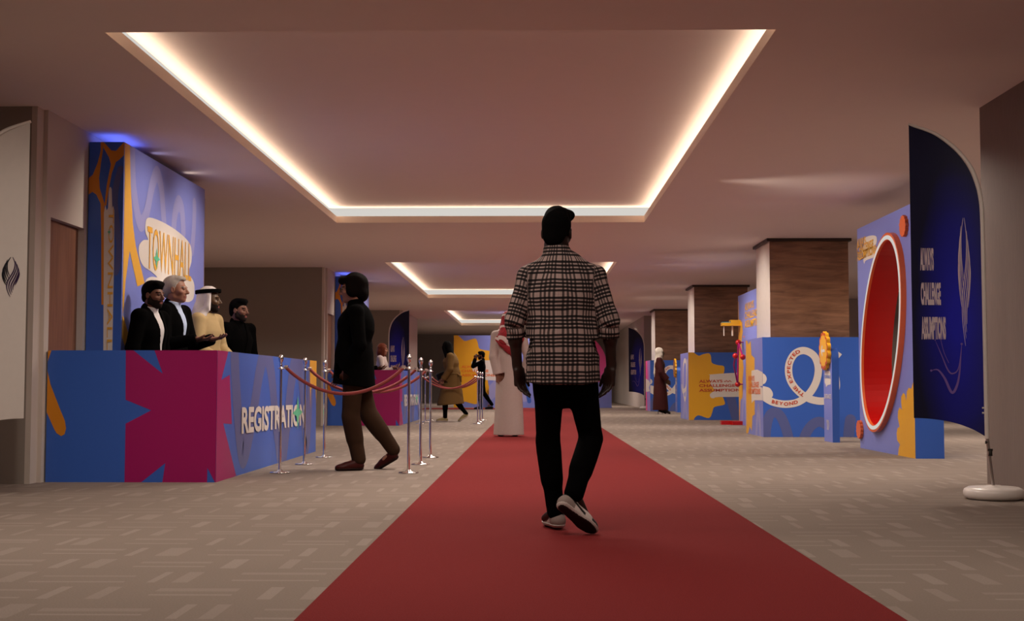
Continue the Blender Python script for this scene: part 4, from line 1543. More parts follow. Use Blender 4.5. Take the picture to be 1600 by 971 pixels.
def shemagh():
    m, t, b = nt('red_white_check_shemagh')
    b.inputs['Roughness'].default_value = 0.85
    tc = N(t, 'ShaderNodeTexCoord')
    ck = N(t, 'ShaderNodeTexChecker'); ck.inputs['Scale'].default_value = 90
    t.links.new(tc.outputs['Object'], ck.inputs['Vector'])
    nz = N(t, 'ShaderNodeTexNoise'); nz.inputs['Scale'].default_value = 7
    t.links.new(tc.outputs['Object'], nz.inputs['Vector'])
    wv = N(t, 'ShaderNodeTexWave'); wv.inputs['Scale'].default_value = 2.4; wv.inputs['Distortion'].default_value = 3; wv.bands_direction = 'DIAGONAL'
    t.links.new(tc.outputs['Object'], wv.inputs['Vector'])
    base = mixc(t, ck.outputs[1], (0.34, 0.012, 0.022), (0.20, 0.008, 0.014))
    st = mth(t, 'GREATER_THAN', wv.outputs[1], 0.90)
    t.links.new(mixc(t, st, base, (0.60, 0.50, 0.48)), b.inputs['Base Color'])
    return m


M['shemagh'] = shemagh()


def gingham():
    """black check on off-white; the cloth attribute carries (around, along) in metres"""
    m, t, b = nt('black_white_check_shirt')
    b.inputs['Roughness'].default_value = 0.85
    b.inputs['Specular IOR Level'].default_value = 0.2
    at = N(t, 'ShaderNodeAttribute'); at.attribute_name = 'cloth'
    sp = N(t, 'ShaderNodeSeparateXYZ'); t.links.new(at.outputs['Vector'], sp.inputs[0])
    nz = N(t, 'ShaderNodeTexNoise'); nz.inputs['Scale'].default_value = 9.0
    tc = N(t, 'ShaderNodeTexCoord'); t.links.new(tc.outputs['Object'], nz.inputs['Vector'])
    wob = mth(t, 'MULTIPLY', mth(t, 'SUBTRACT', nz.outputs[0], .5), 0.012)

    def lines(c, period, n, pitch, hw):
        f = mth(t, 'MULTIPLY', mth(t, 'FRACT', mth(t, 'DIVIDE', mth(t, 'ADD', c, 10.0), period)), period)
        out = None
        for i in range(n):
            d = mth(t, 'ABSOLUTE', mth(t, 'SUBTRACT', f, hw * 1.6 + i * pitch))
            k = mth(t, 'SMOOTH_MIN', mth(t, 'MAXIMUM', mth(t, 'MULTIPLY', mth(t, 'SUBTRACT', hw * 1.25, d), 1 / (hw * .5)), 0.0), 1.0, 0.05)
            out = k if out is None else mth(t, 'MAXIMUM', out, k)
        return out
    v = mth(t, 'ADD', sp.outputs[1], wob); u = mth(t, 'ADD', sp.outputs[0], wob)
    H = lines(v, 0.098, 4, 0.0198, 0.0062)
    Vv = lines(u, 0.098, 4, 0.0198, 0.0052)
    H2 = lines(v, 0.098, 1, 0.0, 0.0014); H2 = lines(mth(t, 'ADD', v, 0.014), 0.098, 2, 0.008, 0.001)
    V2 = lines(mth(t, 'ADD', u, 0.014), 0.098, 2, 0.008, 0.001)
    k = mth(t, 'MULTIPLY', mth(t, 'SUBTRACT', 1.0, mth(t, 'MULTIPLY', H, 0.96)), mth(t, 'SUBTRACT', 1.0, mth(t, 'MULTIPLY', Vv, 0.84)))
    k = mth(t, 'MULTIPLY', k, mth(t, 'SUBTRACT', 1.0, mth(t, 'MULTIPLY', mth(t, 'MAXIMUM', H2, V2), 0.3)))
    t.links.new(mixc(t, k, (0.004, 0.003, 0.004), (0.42, 0.30, 0.275)), b.inputs['Base Color'])
    return m


M['gingham'] = gingham()


def base_joints(H):
    s = H / 1.75
    J = dict(pelvis=(0, 0, .95), waist=(0, 0, 1.08), chest=(0, .0, 1.29), neck=(0, -.012, 1.475), head=(0, .02, 1.632))
    for sd, g in (('l', -1), ('r', 1)):
        J['hip' + sd] = (.092 * g, 0, .92); J['knee' + sd] = (.10 * g, .015, .50); J['ankle' + sd] = (.10 * g, -.02, .09)
        J['sh' + sd] = (.185 * g, -.01, 1.425); J['el' + sd] = (.245 * g, -.03, 1.135); J['wr' + sd] = (.25 * g, .03, .89)
    J = {k: V3(*v) * s for k, v in J.items()}
    J['s'] = s
    J['hrot'] = rotm()
    return J


def hand(cl, w, d, n, s, sc=1.0, curl=25, spread=0.012, k=0.004, thumb_in=0.2):
    """palm + four bent fingers + side thumb. d: towards fingers, n: palm normal, s: thumb side"""
    d, n, s = unit(d), unit(n), unit(s)
    Rm = np.stack([s, d, n], 1)
    cl.box(w + d * .05 * sc, V3(.039, .048, .0135) * sc, Rm, .012 * sc, k=.012)
    cl.cone(w - d * .02 * sc, w + d * .03 * sc, .025 * sc, .027 * sc, flat=.7, ax=n, k=.015)
    for i, (o, L) in enumerate(((.030, .074), (.0103, .083), (-.0100, .077), (-.0290, .060))):
        b0 = w + d * (.092 - abs(i - 1.2) * .004) * sc + s * o * sc
        dd = unit(d + s * (o * spread * 8))
        p = b0
        ang = curl * (.55 + .12 * i)
        for j, fr in enumerate((.45, .30, .25)):
            a = R(ang * (j + .6))
            e = p + (dd * math.cos(a) + n * math.sin(a)) * L * fr * sc
            cl.cone(p, e, (.0088 - .0008 * j) * sc, (.0083 - .0010 * j) * sc, k=k)
            p = e
    t0 = w + d * .022 * sc + s * .028 * sc
    t1 = t0 + (d * .75 + s * .55 + n * thumb_in) * .040 * sc
    t2 = t1 + (d * .95 + s * .12 + n * (thumb_in + .15)) * .030 * sc
    t3 = t2 + (d * .95 - s * .05 + n * (thumb_in + .25)) * .024 * sc
    cl.path([t0, t1, t2, t3], [.0145 * sc, .0115 * sc, .0098 * sc, .0080 * sc], k=.006)


def head_clay(cl, J, fine=True, fat=1.0):
    c, Rm, s = J['head'], J['hrot'], J['s']
    L = lambda x, y, z: c + Rm @ V3(x, y, z) * s
    E = lambda p, r, k=.015, op='+': cl.ell(L(*p), V3(*r) * s, Rm, k, op)
    E((0, -.018, .028), (.074, .094, .090), .02)
    E((0, .028, -.035), (.060 * fat, .068, .086), .03)
    cl.cone(L(-.045 * fat, .0, -.075), L(0, .062, -.098), .022 * s, .022 * s, k=.02); cl.cone(L(.045 * fat, .0, -.075), L(0, .062, -.098), .022 * s, .022 * s, k=.02)
    E((0, .070, -.098), (.020, .018, .018), .015)
    cl.cone(L(-.036, .080, .016), L(.036, .080, .016), .012 * s, .012 * s, k=.015)
    for g in (-1, 1):
        E((g * .031, .098, -.002), (.017, .014, .010), .010, '-')
        E((g * .031, .0795, -.003), (.012, .012, .010), .003)
        E((g * .042, .058, -.030), (.022, .024, .018), .02)
        E((g * .012, .096, -.040), (.0095, .012, .008), .006)
        E((g * .077, -.006, -.012), (.010, .020, .031), .006)
        E((g * .086, .000, -.010), (.008, .011, .020), .006, '-')
    cl.cone(L(0, .088, .008), L(0, .112, -.034), .009 * s, .0135 * s, k=.010)
    cl.cone(L(-.017, .088, -.0655), L(.017, .088, -.0655), .0075 * s, .0075 * s, k=.006)
    cl.cone(L(-.014, .087, -.0775), L(.014, .087, -.0775), .0085 * s, .0085 * s, k=.006)
    cl.cone(L(-.02, .097, -.0715), L(.02, .097, -.0715), .003 * s, .003 * s, k=.005, op='-')
    cl.cone(L(0, -.028, -.06), J['neck'] + V3(0, 0, -.02) * s, .054 * s, .060 * s, k=.03)
    return L


def face_mat(J):
    """0 skin, 1 eye, 2 brow/hair, 3 lip by position on the face"""
    c, Rm, s = J['head'], J['hrot'], J['s']

    def fn(P):
        q = (P - c) @ Rm / s
        x, y, z = np.abs(q[:, 0]), q[:, 1], q[:, 2]
        m = np.zeros(len(P), int)
        m[(y > .07) & (((x - .031) / .0135) ** 2 + ((z + .003) / .0055) ** 2 < 1)] = 1
        m[(y > .06) & (np.abs(x - .033) < .020) & (np.abs(z - .019 - .1 * (.033 - x)) < .0042)] = 2
        m[(y > .075) & ((x / .024) ** 2 + ((z + .0718) / .0115) ** 2 < 1)] = 3
        return m
    return fn


def body(root, J, skin, hair, h, hands, fat=1.0, face=True, bare=False):
    """the one continuous body surface, slimmer than the clothes over it"""
    s = J['s']
    cl = Clay(.025)
    head_clay(cl, J, fat=fat)
    cl.cone(J['pelvis'], J['waist'], .125 * s, .112 * s, flat=.66, k=.04)
    cl.cone(J['waist'], J['chest'], .112 * s, .130 * s, flat=.66, k=.04)
    cl.cone(J['chest'], J['neck'] + V3(0, 0, -.05) * s, .125 * s, .06 * s, flat=.62, k=.04)
    for d in 'lr':
        cl.cone(J['neck'] + V3(0, 0, -.045) * s, J['sh' + d] + V3(0, 0, -.012), .045 * s, .042 * s)
        cl.path([J['sh' + d], J['el' + d], J['wr' + d]], [.044 * s, .037 * s, .026 * s], k=.015)
        cl.cone(J['el' + d], J['el' + d] + (J['wr' + d] - J['el' + d]) * .4, .036 * s, .038 * s, k=.015)
        cl.path([J['hip' + d], J['knee' + d], J['ankle' + d]], [.075 * s, .048 * s, .034 * s])
        a = J['ankle' + d]; f = J.get('toe' + d, a + V3(0, .15, -.05))
        cl.cone(a, a + (f - a) * .75, .030 * s, .022 * s)
        if d in hands: hand(cl, J['wr' + d], **{'sc': s, **hands[d]})
    return clay_object('body', cl.mesh(h), [skin, M['eye'], hair, M['lip']], root, face_mat(J) if face else None)


def hair_short(J, kind='short'):
    c, Rm, s = J['head'], J['hrot'], J['s']
    L = lambda x, y, z: c + Rm @ V3(x, y, z) * s
    cl = Clay(.02)
    E = lambda p, r, k=.02, op='+': cl.ell(L(*p), V3(*r) * s, Rm, k, op)
    pl = lambda p, n: cl.plane(L(*p), Rm @ V3(*n))
    if kind == 'short':
        E((0, -.020, .032), (.082, .102, .099)); E((0, .03, .085), (.060, .060, .040))
        E((.03, .05, .10), (.04, .04, .025)); E((-.035, .04, .10), (.04, .04, .025)); E((0, -.065, -.03), (.066, .045, .06))
        cl.noise = folds(.0035, 17, 70)
        cl.cut(lambda x, y, z: _hl2(c, Rm, s, x, y, z))
    elif kind == 'fade':     # tall on top, tight at the sides
        E((0, -.022, .030), (.079, .100, .097)); E((0, .012, .088), (.070, .082, .052)); E((.045, .06, .10), (.035, .035, .028)); E((-.03, .055, .095), (.04, .04, .03))
        E((0, -.07, -.03), (.062, .038, .06))
        cl.noise = folds(.0028, 18, 80)
        cl.cut(lambda x, y, z: _hl2(c, Rm, s, x, y, z, .052, -.088))
    elif kind == 'mop':      # shaggy, covering ears and nape
        E((0, -.028, .030), (.096, .120, .112)); E((0, -.08, -.04), (.086, .062, .085)); E((.066, -.005, -.02), (.035, .058, .062)); E((-.066, -.005, -.02), (.035, .058, .062)); E((0, .068, .078), (.068, .050, .040))
        cl.noise = folds(.004, 3, 60)
        pl((0, .055, .030), (0, .55, -1)) if False else cl.cut(lambda x, y, z: _hl(c, Rm, s, x, y, z, .048, .045))
    elif kind == 'swept':    # silver hair combed back, long at the nape
        E((0, -.026, .030), (.084, .106, .101)); E((0, -.085, -.015), (.070, .045, .070)); E((0, .03, .092), (.060, .055, .030))
        cl.noise = folds(.003, 5, 60)
        cl.cut(lambda x, y, z: _hl2(c, Rm, s, x, y, z, .080, -.105))
    elif kind == 'bob':
        E((0, -.024, .030), (.092, .112, .104)); E((0, -.05, -.07), (.096, .080, .115)); E((.078, .03, -.06), (.030, .065, .115)); E((-.078, .03, -.06), (.030, .065, .115))
        cl.noise = folds(.004, 9, 50)
        cl.cut(lambda x, y, z: _hl(c, Rm, s, x, y, z, .070, .055))
    elif kind == 'long':
        E((0, -.024, .030), (.092, .112, .104)); cl.cone(L(0, -.06, .0), L(0, -.10, -.30), .085 * s, .07 * s, flat=.75, ax=Rm @ V3(0, 1, 0)); cl.cone(L(.07, .02, .0), L(.07, .0, -.25), .04 * s, .035 * s); cl.cone(L(-.07, .02, .0), L(-.07, .0, -.25), .04 * s, .035 * s)
        cl.noise = folds(.005, 11, 40)
        cl.cut(lambda x, y, z: _hl(c, Rm, s, x, y, z, .05, .055))
    return cl


def _hl2(c, Rm, s, x, y, z, zf=.050, zn=-.075):
    """hairline: forehead height zf in front, down past the ears to the nape zn"""
    q = [(x - c[0]) * Rm[0, i] + (y - c[1]) * Rm[1, i] + (z - c[2]) * Rm[2, i] for i in range(3)]
    ly, lz = q[1] / s, q[2] / s
    t = np.clip((ly + .050) / .115, 0, 1)
    ln = zn + (zf - zn) * t * t * (3 - 2 * t)
    return (ln - lz) * s * .7


def _hl(c, Rm, s, x, y, z, yb, zb):
    """removes hair in front of depth yb below height zb (head coordinates)"""
    q = [(x - c[0]) * Rm[0, i] + (y - c[1]) * Rm[1, i] + (z - c[2]) * Rm[2, i] for i in range(3)]
    ly, lz = q[1] / s, q[2] / s
    return np.minimum(ly - yb, zb - lz) * s


def beard(J, root, mat, h, fat=1.0, tash=True):
    c, Rm, s = J['head'], J['hrot'], J['s']
    L = lambda x, y, z: c + Rm @ V3(x, y, z) * s
    cl = Clay(.02)
    cl.cone(L(-.047 * fat, .0, -.07), L(0, .063, -.100), .0245 * s, .025 * s); cl.cone(L(.047 * fat, .0, -.07), L(0, .063, -.100), .0245 * s, .025 * s)
    cl.ell(L(0, .028, -.045), V3(.0625 * fat, .0705, .084) * s, Rm)
    cl.cone(L(-.060, .0, -.02), L(-.050, .01, -.07), .018 * s, .02 * s); cl.cone(L(.060, .0, -.02), L(.050, .01, -.07), .018 * s, .02 * s)
    if tash: cl.cone(L(-.024, .088, -.060), L(.024, .088, -.060), .0085 * s, .0085 * s, k=.01)
    cl.ell(L(0, .096, -.072), V3(.022, .025, .0085) * s, Rm, .006, '-')

    def keep(x, y, z):
        q = [(x - c[0]) * Rm[0, i] + (y - c[1]) * Rm[1, i] + (z - c[2]) * Rm[2, i] for i in range(3)]
        lx, ly, lz = np.abs(q[0]) / s, q[1] / s, q[2] / s
        line = -.056 + np.clip((lx - .034) * 2.0, 0, .05)
        return np.maximum(lz - line, -.012 - ly) * s
    cl.cut(keep)
    return clay_object('beard', cl.mesh(h), [mat], root)


def trousers(root, J, mat, h, wide=1.0, cuff=.012, seed=1, crotch=None):
    s = J['s']
    cl = Clay(.035)
    cl.cone(J['waist'] + V3(0, 0, -.03), J['pelvis'] + V3(0, 0, -.02), .145 * s, .158 * s, flat=.68)
    for d in 'lr':
        hp, kn, an = J['hip' + d], J['knee' + d], J['ankle' + d]
        e = an + unit(kn - an) * cuff
        cl.cone(hp, kn, .093 * s, .064 * s * wide, k=.045)
        cl.cone(hp + V3(0, -.020, -.05) * s, hp + (kn - hp) * .35, .080 * s, .070 * s)
        cl.cone(kn, e, .063 * s * wide, .050 * s * wide, k=.02)
        cl.cone(kn + unit(an - kn) * .06, kn + unit(an - kn) * .2, .060 * s * wide, .056 * s * wide)
    if crotch: cl.cone(crotch[0], crotch[1], .105, .040, k=.05)
    cl.noise = folds(.0035, seed, 26)
    return clay_object('trousers', cl.mesh(h), [mat], root)


def torso_clay(J, grow=0.0, hem=None, bulk=1.0, depth=.66, k=.04, sleeve=(.060, .054, .044), arms='lr', cuffs=None, hemr=None):
    s = J['s']
    cl = Clay(k)
    ht = J['pelvis'] + V3(0, 0, -.05) if hem is None else np.asarray(hem, float)
    cl.cone(ht, J['waist'], (.162 if hemr is None else hemr) * s * bulk + grow, .150 * s * bulk + grow, flat=depth)
    cl.cone(J['waist'], J['chest'], .150 * s * bulk + grow, .170 * s * bulk + grow, flat=depth)
    cl.cone(J['chest'], (J['shl'] + J['shr']) / 2 + V3(0, 0, -.02) * s, .168 * s * bulk + grow, .10 * s * bulk + grow, flat=depth)
    nk = J['neck']
    for d in 'lr':
        cl.cone(nk + V3(0, -.005, -.040) * s, J['sh' + d] + V3(0, 0, -.006) * s, .056 * s + grow, .054 * s + grow)
        if d in arms:
            w = J['wr' + d] if cuffs is None else J['el' + d] + (J['wr' + d] - J['el' + d]) * cuffs
            cl.path([J['sh' + d], J['el' + d]], [.060 * s + grow, sleeve[1] * s + grow], k=.03)
            cl.cone(J['el' + d], w, sleeve[1] * s + grow, sleeve[2] * s + grow, k=.02)
    return cl


def trim_sleeves(cl, J, cuffs=None):
    """square-cut cuffs"""
    s = J['s']
    for d in 'lr':
        w = J['wr' + d] if cuffs is None else J['el' + d] + (J['wr' + d] - J['el' + d]) * cuffs
        ax = unit(w - J['el' + d])
        w = w - ax * .008

        def fn(x, y, z, w=w, ax=ax):
            t = (x - w[0]) * ax[0] + (y - w[1]) * ax[1] + (z - w[2]) * ax[2]
            r = np.sqrt((x - w[0]) ** 2 + (y - w[1]) ** 2 + (z - w[2]) ** 2)
            return np.minimum(t, .115 * s - r)
        cl.cut(fn)
    return cl


def vneck(cl, J, zv, slope, y0=0.0, drop=0):
    """opens the front of a jacket in a V down to height zv"""
    c = J['chest']
    cl.cut(lambda x, y, z: np.minimum(np.minimum((z - zv) * slope - np.abs(x - c[0]), (y - c[1] - y0)), .5) * .8)
    return cl


def shoe(root, heel, fwd, up, mats, h, L=.28, sole_h=.024, boot=0.0, name='shoe', w=1.0, raise_heel=0.0):
    """heel: point under the heel, on the sole"""
    f, u = unit(fwd), unit(np.asarray(up, float))
    u = unit(u - f * np.dot(u, f))
    sd = np.cross(f, u)
    P = lambda a, b2, c=0: heel + f * a + u * b2 + sd * c
    k = L / .28

    def prims(g):
        cl = Clay(.02)
        cl.cone(P(.040 * k, .042), P(.175 * k, .036), .037 * w + g, .043 * w + g, flat=1.0)
        cl.ell(P(.205 * k, .030), V3(.045 * w + g, .072 * k + g, .036 + g), np.stack([sd, f, u], 1))
        cl.cone(P(.048 * k, .05), P(.060 * k, .088 + boot), .037 * w + g, .034 * w + g)
        cl.cone(P(.075 * k, .075), P(.16 * k, .048), .034 * w + g, .032 * w + g)
        return cl
    up_ = prims(0)
    up_.plane(P(0, sole_h * .6), -u); up_.plane(P(0, .092 + boot), u)
    o = clay_object(name, up_.mesh(h), mats[:1], root) if len(mats) < 3 else clay_object(name, up_.mesh(h), [mats[0], *mats[2:]], root, mats_fn(heel, f, u, sd, k))
    so = prims(.005)
    so.plane(P(0, sole_h), u); so.plane(P(0, 0.0), -u)
    clay_object('sole', so.mesh(h), [mats[1]] if not isinstance(mats[1], tuple) else list(mats[1]), o,
                None if not isinstance(mats[1], tuple) else (lambda c: (((c - heel) @ u) < .0085).astype(int)))
    return o


def mats_fn(heel, f, u, sd, k):
    """sneaker panels: 0 white leather, 1 grey heel counter, 2 black stripe and toe cap"""
    def fn(c):
        q = c - heel
        a, b2, sdd = q @ f / k, q @ u, np.abs(q @ sd)
        m = np.zeros(len(c), int)
        m[(a < .085) & (b2 < .080)] = 1
        m[(np.abs(b2 - (.085 - .38 * (a - .02))) < .008) & (a > .01) & (a < .155)] = 2
        m[(a > .20)] = 2
        m[(a > .10) & (b2 > .066)] = 2
        return m
    return fn
# ================================================================== PEOPLE
def person(loc, rz, label):
    return empty('person', loc, label, 'person', None, R(rz))


def setj(J, **kw):
    for k, v in kw.items(): J[k] = np.array(v, float)


def collar(cl, J, r0=.074, r1=.068, up=.052):
    s = J['s']; n = J['neck']; h_ = J['head']
    d = unit(h_ - n)
    cl.cone(n - d * .03 * s, n + d * up * s, r0 * s, r1 * s, flat=.95, k=.012)
    p = n + d * (up - .004) * s
    cl.cut(lambda x, y, z: np.minimum((x - p[0]) * d[0] + (y - p[1]) * d[1] + (z - p[2]) * d[2], .12 * s - np.sqrt((x - p[0]) ** 2 + (y - p[1]) ** 2)))


# ---------------------------------------------------------------- the man in the check shirt, walking away on the red carpet
root = person((0.148, 6.9, 0.016), 0, 'man in black and white check shirt walking away on the red carpet')
J = base_joints(1.75)
setj(J, head=(-.018, .015, 1.612), neck=(-.018, -.015, 1.475), chest=(0, -.01, 1.27), waist=(.005, -.005, 1.05), pelvis=(.015, 0, .93),
     shl=(-.172, -.02, 1.362), shr=(.186, -.02, 1.366), ell=(-.252, -.045, 1.12), elr=(.262, -.045, 1.125), wrl=(-.232, .0, .872), wrr=(.272, .0, .872),
     hipl=(-.060, .0, .90), hipr=(.094, .0, .90), kneel=(-.068, .105, .475), kneer=(.165, .06, .49), anklel=(-.026, .115, .095), ankler=(.066, -.135, .215))
J['hrot'] = rotm(-14, 2, 2)
HL = dict(d=(.20, .04, -1), n=(.78, -.62, -.05), s=(.62, .78, .1), sc=.98, curl=30, spread=.016, thumb_in=.0)
HR = dict(d=(-.18, .04, -1), n=(-.78, -.62, -.05), s=(-.62, .78, .1), sc=.98, curl=30, spread=.016, thumb_in=.0)
J['toel'] = V3(-.10, .27, .03); J['toer'] = V3(.15, -.10, .05)
body(root, J, M['skin_dark'], M['hair_black'], .005, dict(l=HL, r=HR))
clay_object('hair', hair_short(J, 'fade').mesh(.005), [M['hair_black']], root)
cl = Clay(.04)
cl.cone((.012, -.008, .70), (.008, -.004, 1.02), .200, .194, flat=.68)
cl.cone((.008, -.004, 1.02), (.002, -.012, 1.27), .194, .196, flat=.62)
cl.cone((.002, -.012, 1.27), (.005, -.02, 1.40), .190, .125, flat=.60)
for d in 'lr':
    cl.cone(J['neck'] + V3(0, -.004, -.050), J['sh' + d] + V3(0, 0, .004), .066, .052)
    cl.path([J['sh' + d], J['el' + d]], [.058, .055], k=.03)
    cl.cone(J['el' + d] + V3(0, 0, .01), J['el' + d] + (J['wr' + d] - J['el' + d]) * .42, .054, .046, k=.018)
    w0, w1 = J['el' + d] + (J['wr' + d] - J['el' + d]) * .20, J['el' + d] + (J['wr' + d] - J['el' + d]) * .37
    cl.cone(w0, w1, .052, .049, k=.006)     # rolled cuff
fo = folds(.0050, 4, 24); fo2 = folds(.006, 8, 70)


def shirt_noise(x, y, z):
    el = np.exp(-(((np.abs(x) - .26) / .06) ** 2 + ((z - 1.10) / .11) ** 2))
    return fo(x, y, z) + fo2(x, y, z) * el * 1.1 + .0035 * np.sin(z * 105 + x * 25 + 2 * np.sin(y * 40)) * el


cl.noise = shirt_noise
collar(cl, J, .079, .075, .052)
trim_sleeves(cl, J, .40)
cl.cut(lambda x, y, z: np.minimum((.782 + .020 * np.clip((np.abs(x - .01) - .10) / .1, 0, 1) ** 2) - z, .225 - np.abs(x - .01)))


def cloth_uv(v):
    out = np.zeros((len(v), 3))
    best = np.full(len(v), 1e9)

    def seg(a, b2, r):
        a, b2 = np.asarray(a), np.asarray(b2); d = b2 - a
        t = np.clip(((v - a) @ d) / (d @ d), 0, 1)
        return np.linalg.norm(v - a - t[:, None] * d, axis=1) - r, t
    ang = np.arctan2(v[:, 0] - .005, -(v[:, 1] + .0) / .62)
    # on the back the weave follows the body almost flat
    out[:, 0] = ang * .175; out[:, 1] = v[:, 2]
    dT = np.minimum(seg((.01, 0, .72), (.005, -.01, 1.36), .19)[0], seg(J['shl'] * .75 + V3(0, 0, .36), J['shr'] * .75 + V3(0, 0, .36), .06)[0])
    for d, g in (('l', -1), ('r', 1)):
        for a, b2, r, off in ((J['sh' + d], J['el' + d], .066, 0.0), (J['el' + d], J['wr' + d], .056, .297)):
            D, t = seg(a, b2, r)
            m = (D < dT) & (D < best) & (np.abs(v[:, 0]) > .175)
            best[m] = D[m]
            ax = unit(b2 - a); e1 = unit(np.cross(ax, V3(0, 1, 0))); e2 = np.cross(ax, e1)
            q = v - a
            an = np.arctan2(q @ e1, q @ -e2)
            out[m, 0] = (an * .062 + .03)[m]
            out[m, 1] = (1.41 - (q @ ax) - off)[m]
    return out


clay_object('shirt', cl.mesh(.0055), [M['gingham']], root, None, cloth_uv)
trousers(root, J, M['black_denim'], .006, 1.0, .0, 2, crotch=((.015, -.005, .86), (.022, -.005, .70)))
SN = [M['sneaker_white'], (M['sole_white'], M['sole_dark']), M['sneaker_grey'], M['black_plastic']]
shoe(root, V3(-.002, .062, 0.001), (-.24, 1, 0), (0, 0, 1), SN, .0045, .285, boot=.012)
shoe(root, V3(-.026, -.215, .158), (.728, .352, -.587), (.35, .75, .62), SN, .0045, .285, boot=.012)

# ---------------------------------------------------------------- black-jacketed man between the ropes
root = person((-1.56, 12.05, 0), 90, 'shaggy-haired man in black jacket and brown trousers facing the near counter')
J = base_joints(1.865)
setj(J, head=(-.0, .150, 1.705), neck=(0, .115, 1.555), chest=(0, .11, 1.36), waist=(0, .135, 1.12), pelvis=(0, .13, .98),
     shl=(-.20, .085, 1.475), shr=(.20, .085, 1.475), ell=(-.255, .045, 1.16), elr=(.265, .06, 1.16), wrl=(-.135, .175, .93), wrr=(.22, .26, .93),
     hipl=(-.095, .11, .95), hipr=(.095, .11, .95), kneel=(-.09, .145, .50), kneer=(.09, .0, .52), anklel=(-.09, .065, .095), ankler=(.09, -.245, .175))
J['hrot'] = rotm(0, 6)
J['toel'] = V3(-.09, .24, .03); J['toer'] = V3(.10, -.12, .06)
body(root, J, M['skin_fair'], M['hair_brown'], .006, dict(l=dict(d=(.35, .1, -.9), n=(1, 0, .3), s=(0, 1, .1), curl=20), r=dict(d=(-.05, .5, -.85), n=(-1, 0, 0), s=(0, .85, .5), curl=30)))
clay_object('hair', hair_short(J, 'mop').mesh(.006), [M['hair_brown']], root)
cl = torso_clay(J, .008, hem=(0, .125, .66), bulk=1.0, depth=.90, hemr=.212)
cl.cone(J['neck'] - V3(0, 0, .05), J['neck'] + V3(0, .004, .008), .085, .076, k=.02)
cl.noise = folds(.004, 12, 20)
cl.cone((0, .12, .68), (0, .125, 1.06), .226, .212, flat=.84)
trim_sleeves(cl, J)
cl.plane((0, .11, .785), (0, .12, -1))
clay_object('jacket', cl.mesh(.008), [M['black_cloth']], root)
trousers(root, J, M['brown_trouser'], .008, 1.22, .01, 5)
g = Clay(.004)     # glasses
c_, Rm, s_ = J['head'], J['hrot'], J['s']
for sx in (-1, 1):
    ring = [c_ + Rm @ (V3(sx * .034 + .023 * math.cos(a), .101, -.002 + .019 * math.sin(a)) * s_) for a in np.linspace(0, 2 * math.pi, 13)]
    g.path(ring, [.0026] * 13)
    g.cone(c_ + Rm @ (V3(sx * .057, .099, .004) * s_), c_ + Rm @ (V3(sx * .080, .0, .0) * s_), .0028, .0028)
clay_object('glasses', g.mesh(.003), [M['black_plastic']], root)
BS = [M['leather_red'], M['sole_dark']]
shoe(root, V3(-.075, .015, .001), (-.42, .9, 0), (0, 0, 1), BS, .006, .285)
shoe(root, V3(.08, -.30, .105), (.22, .80, -.46), (0, .3, 1), BS, .006, .28)


# ---------------------------------------------------------------- the four men behind the near counter
def suit(loc, rz, label, H, hair, hairmat, skin, shirt, zv=1.12, slope=.24, head=rotm(), pose=None, hands=None, beardmat=None, fat=1.0, h=.0065, bulk=1.0, jacket='black_cloth', slim=1.0):
    root = person(loc, rz, label)
    J = base_joints(H)
    if pose: setj(J, **pose)
    J['hrot'] = head
    s = J['s']
    hd = hands or dict(l=dict(d=(.05, .1, -1), n=(1, .2, 0), s=(0, 1, 0)), r=dict(d=(-.05, .1, -1), n=(-1, .2, 0), s=(0, 1, 0)))
    body(root, J, skin, hairmat, h * .85, hd, fat)
    clay_object('hair', hair_short(J, hair).mesh(h), [hairmat], root)
    if beardmat: beard(J, root, beardmat, h * .8, fat)
    if shirt:
        cl = torso_clay(J, -.004, arms='', bulk=bulk)
        collar(cl, J, .074, .069, .050)
        cl.cut(lambda x, y, z: np.minimum(np.abs(x - J['neck'][0]) - .0 - np.maximum(0, (J['neck'][2] + .055 * s - z)) * .45, np.minimum(y - J['neck'][1] - .03, z - J['neck'][2] + .012 * s)) * -1 * 0 - 1)
        clay_object('shirt', cl.mesh(h), [shirt], root)
    cl = torso_clay(J, .010, hem=J['pelvis'] + V3(0, 0, -.14) * s, bulk=bulk)
    cl.cone(J['neck'] - V3(0, -.0, .05) * s, J['neck'] + V3(0, -.012, .018) * s, .088 * s, .074 * s, k=.02)
    cl.noise = folds(.0035, int(H * 1000) % 97, 22)
    trim_sleeves(cl, J)
    if shirt: vneck(cl, J, zv * s, slope)
    cl.plane(J['pelvis'] + V3(0, 0, -.13) * s, (0, 0, -1))
    clay_object('jacket', cl.mesh(h), [M[jacket]], root)
    trousers(root, J, M['black_cloth'], h * 1.4, 1.05, .0, 7)
    for d in 'lr':
        a = J['ankle' + d]
        shoe(root, V3(a[0], a[1] - .05, .001), (0.12 * (1 if d == 'r' else -1), 1, 0), (0, 0, 1), [M['leather_black'], M['sole_dark']], h * 1.2)
    return root, J


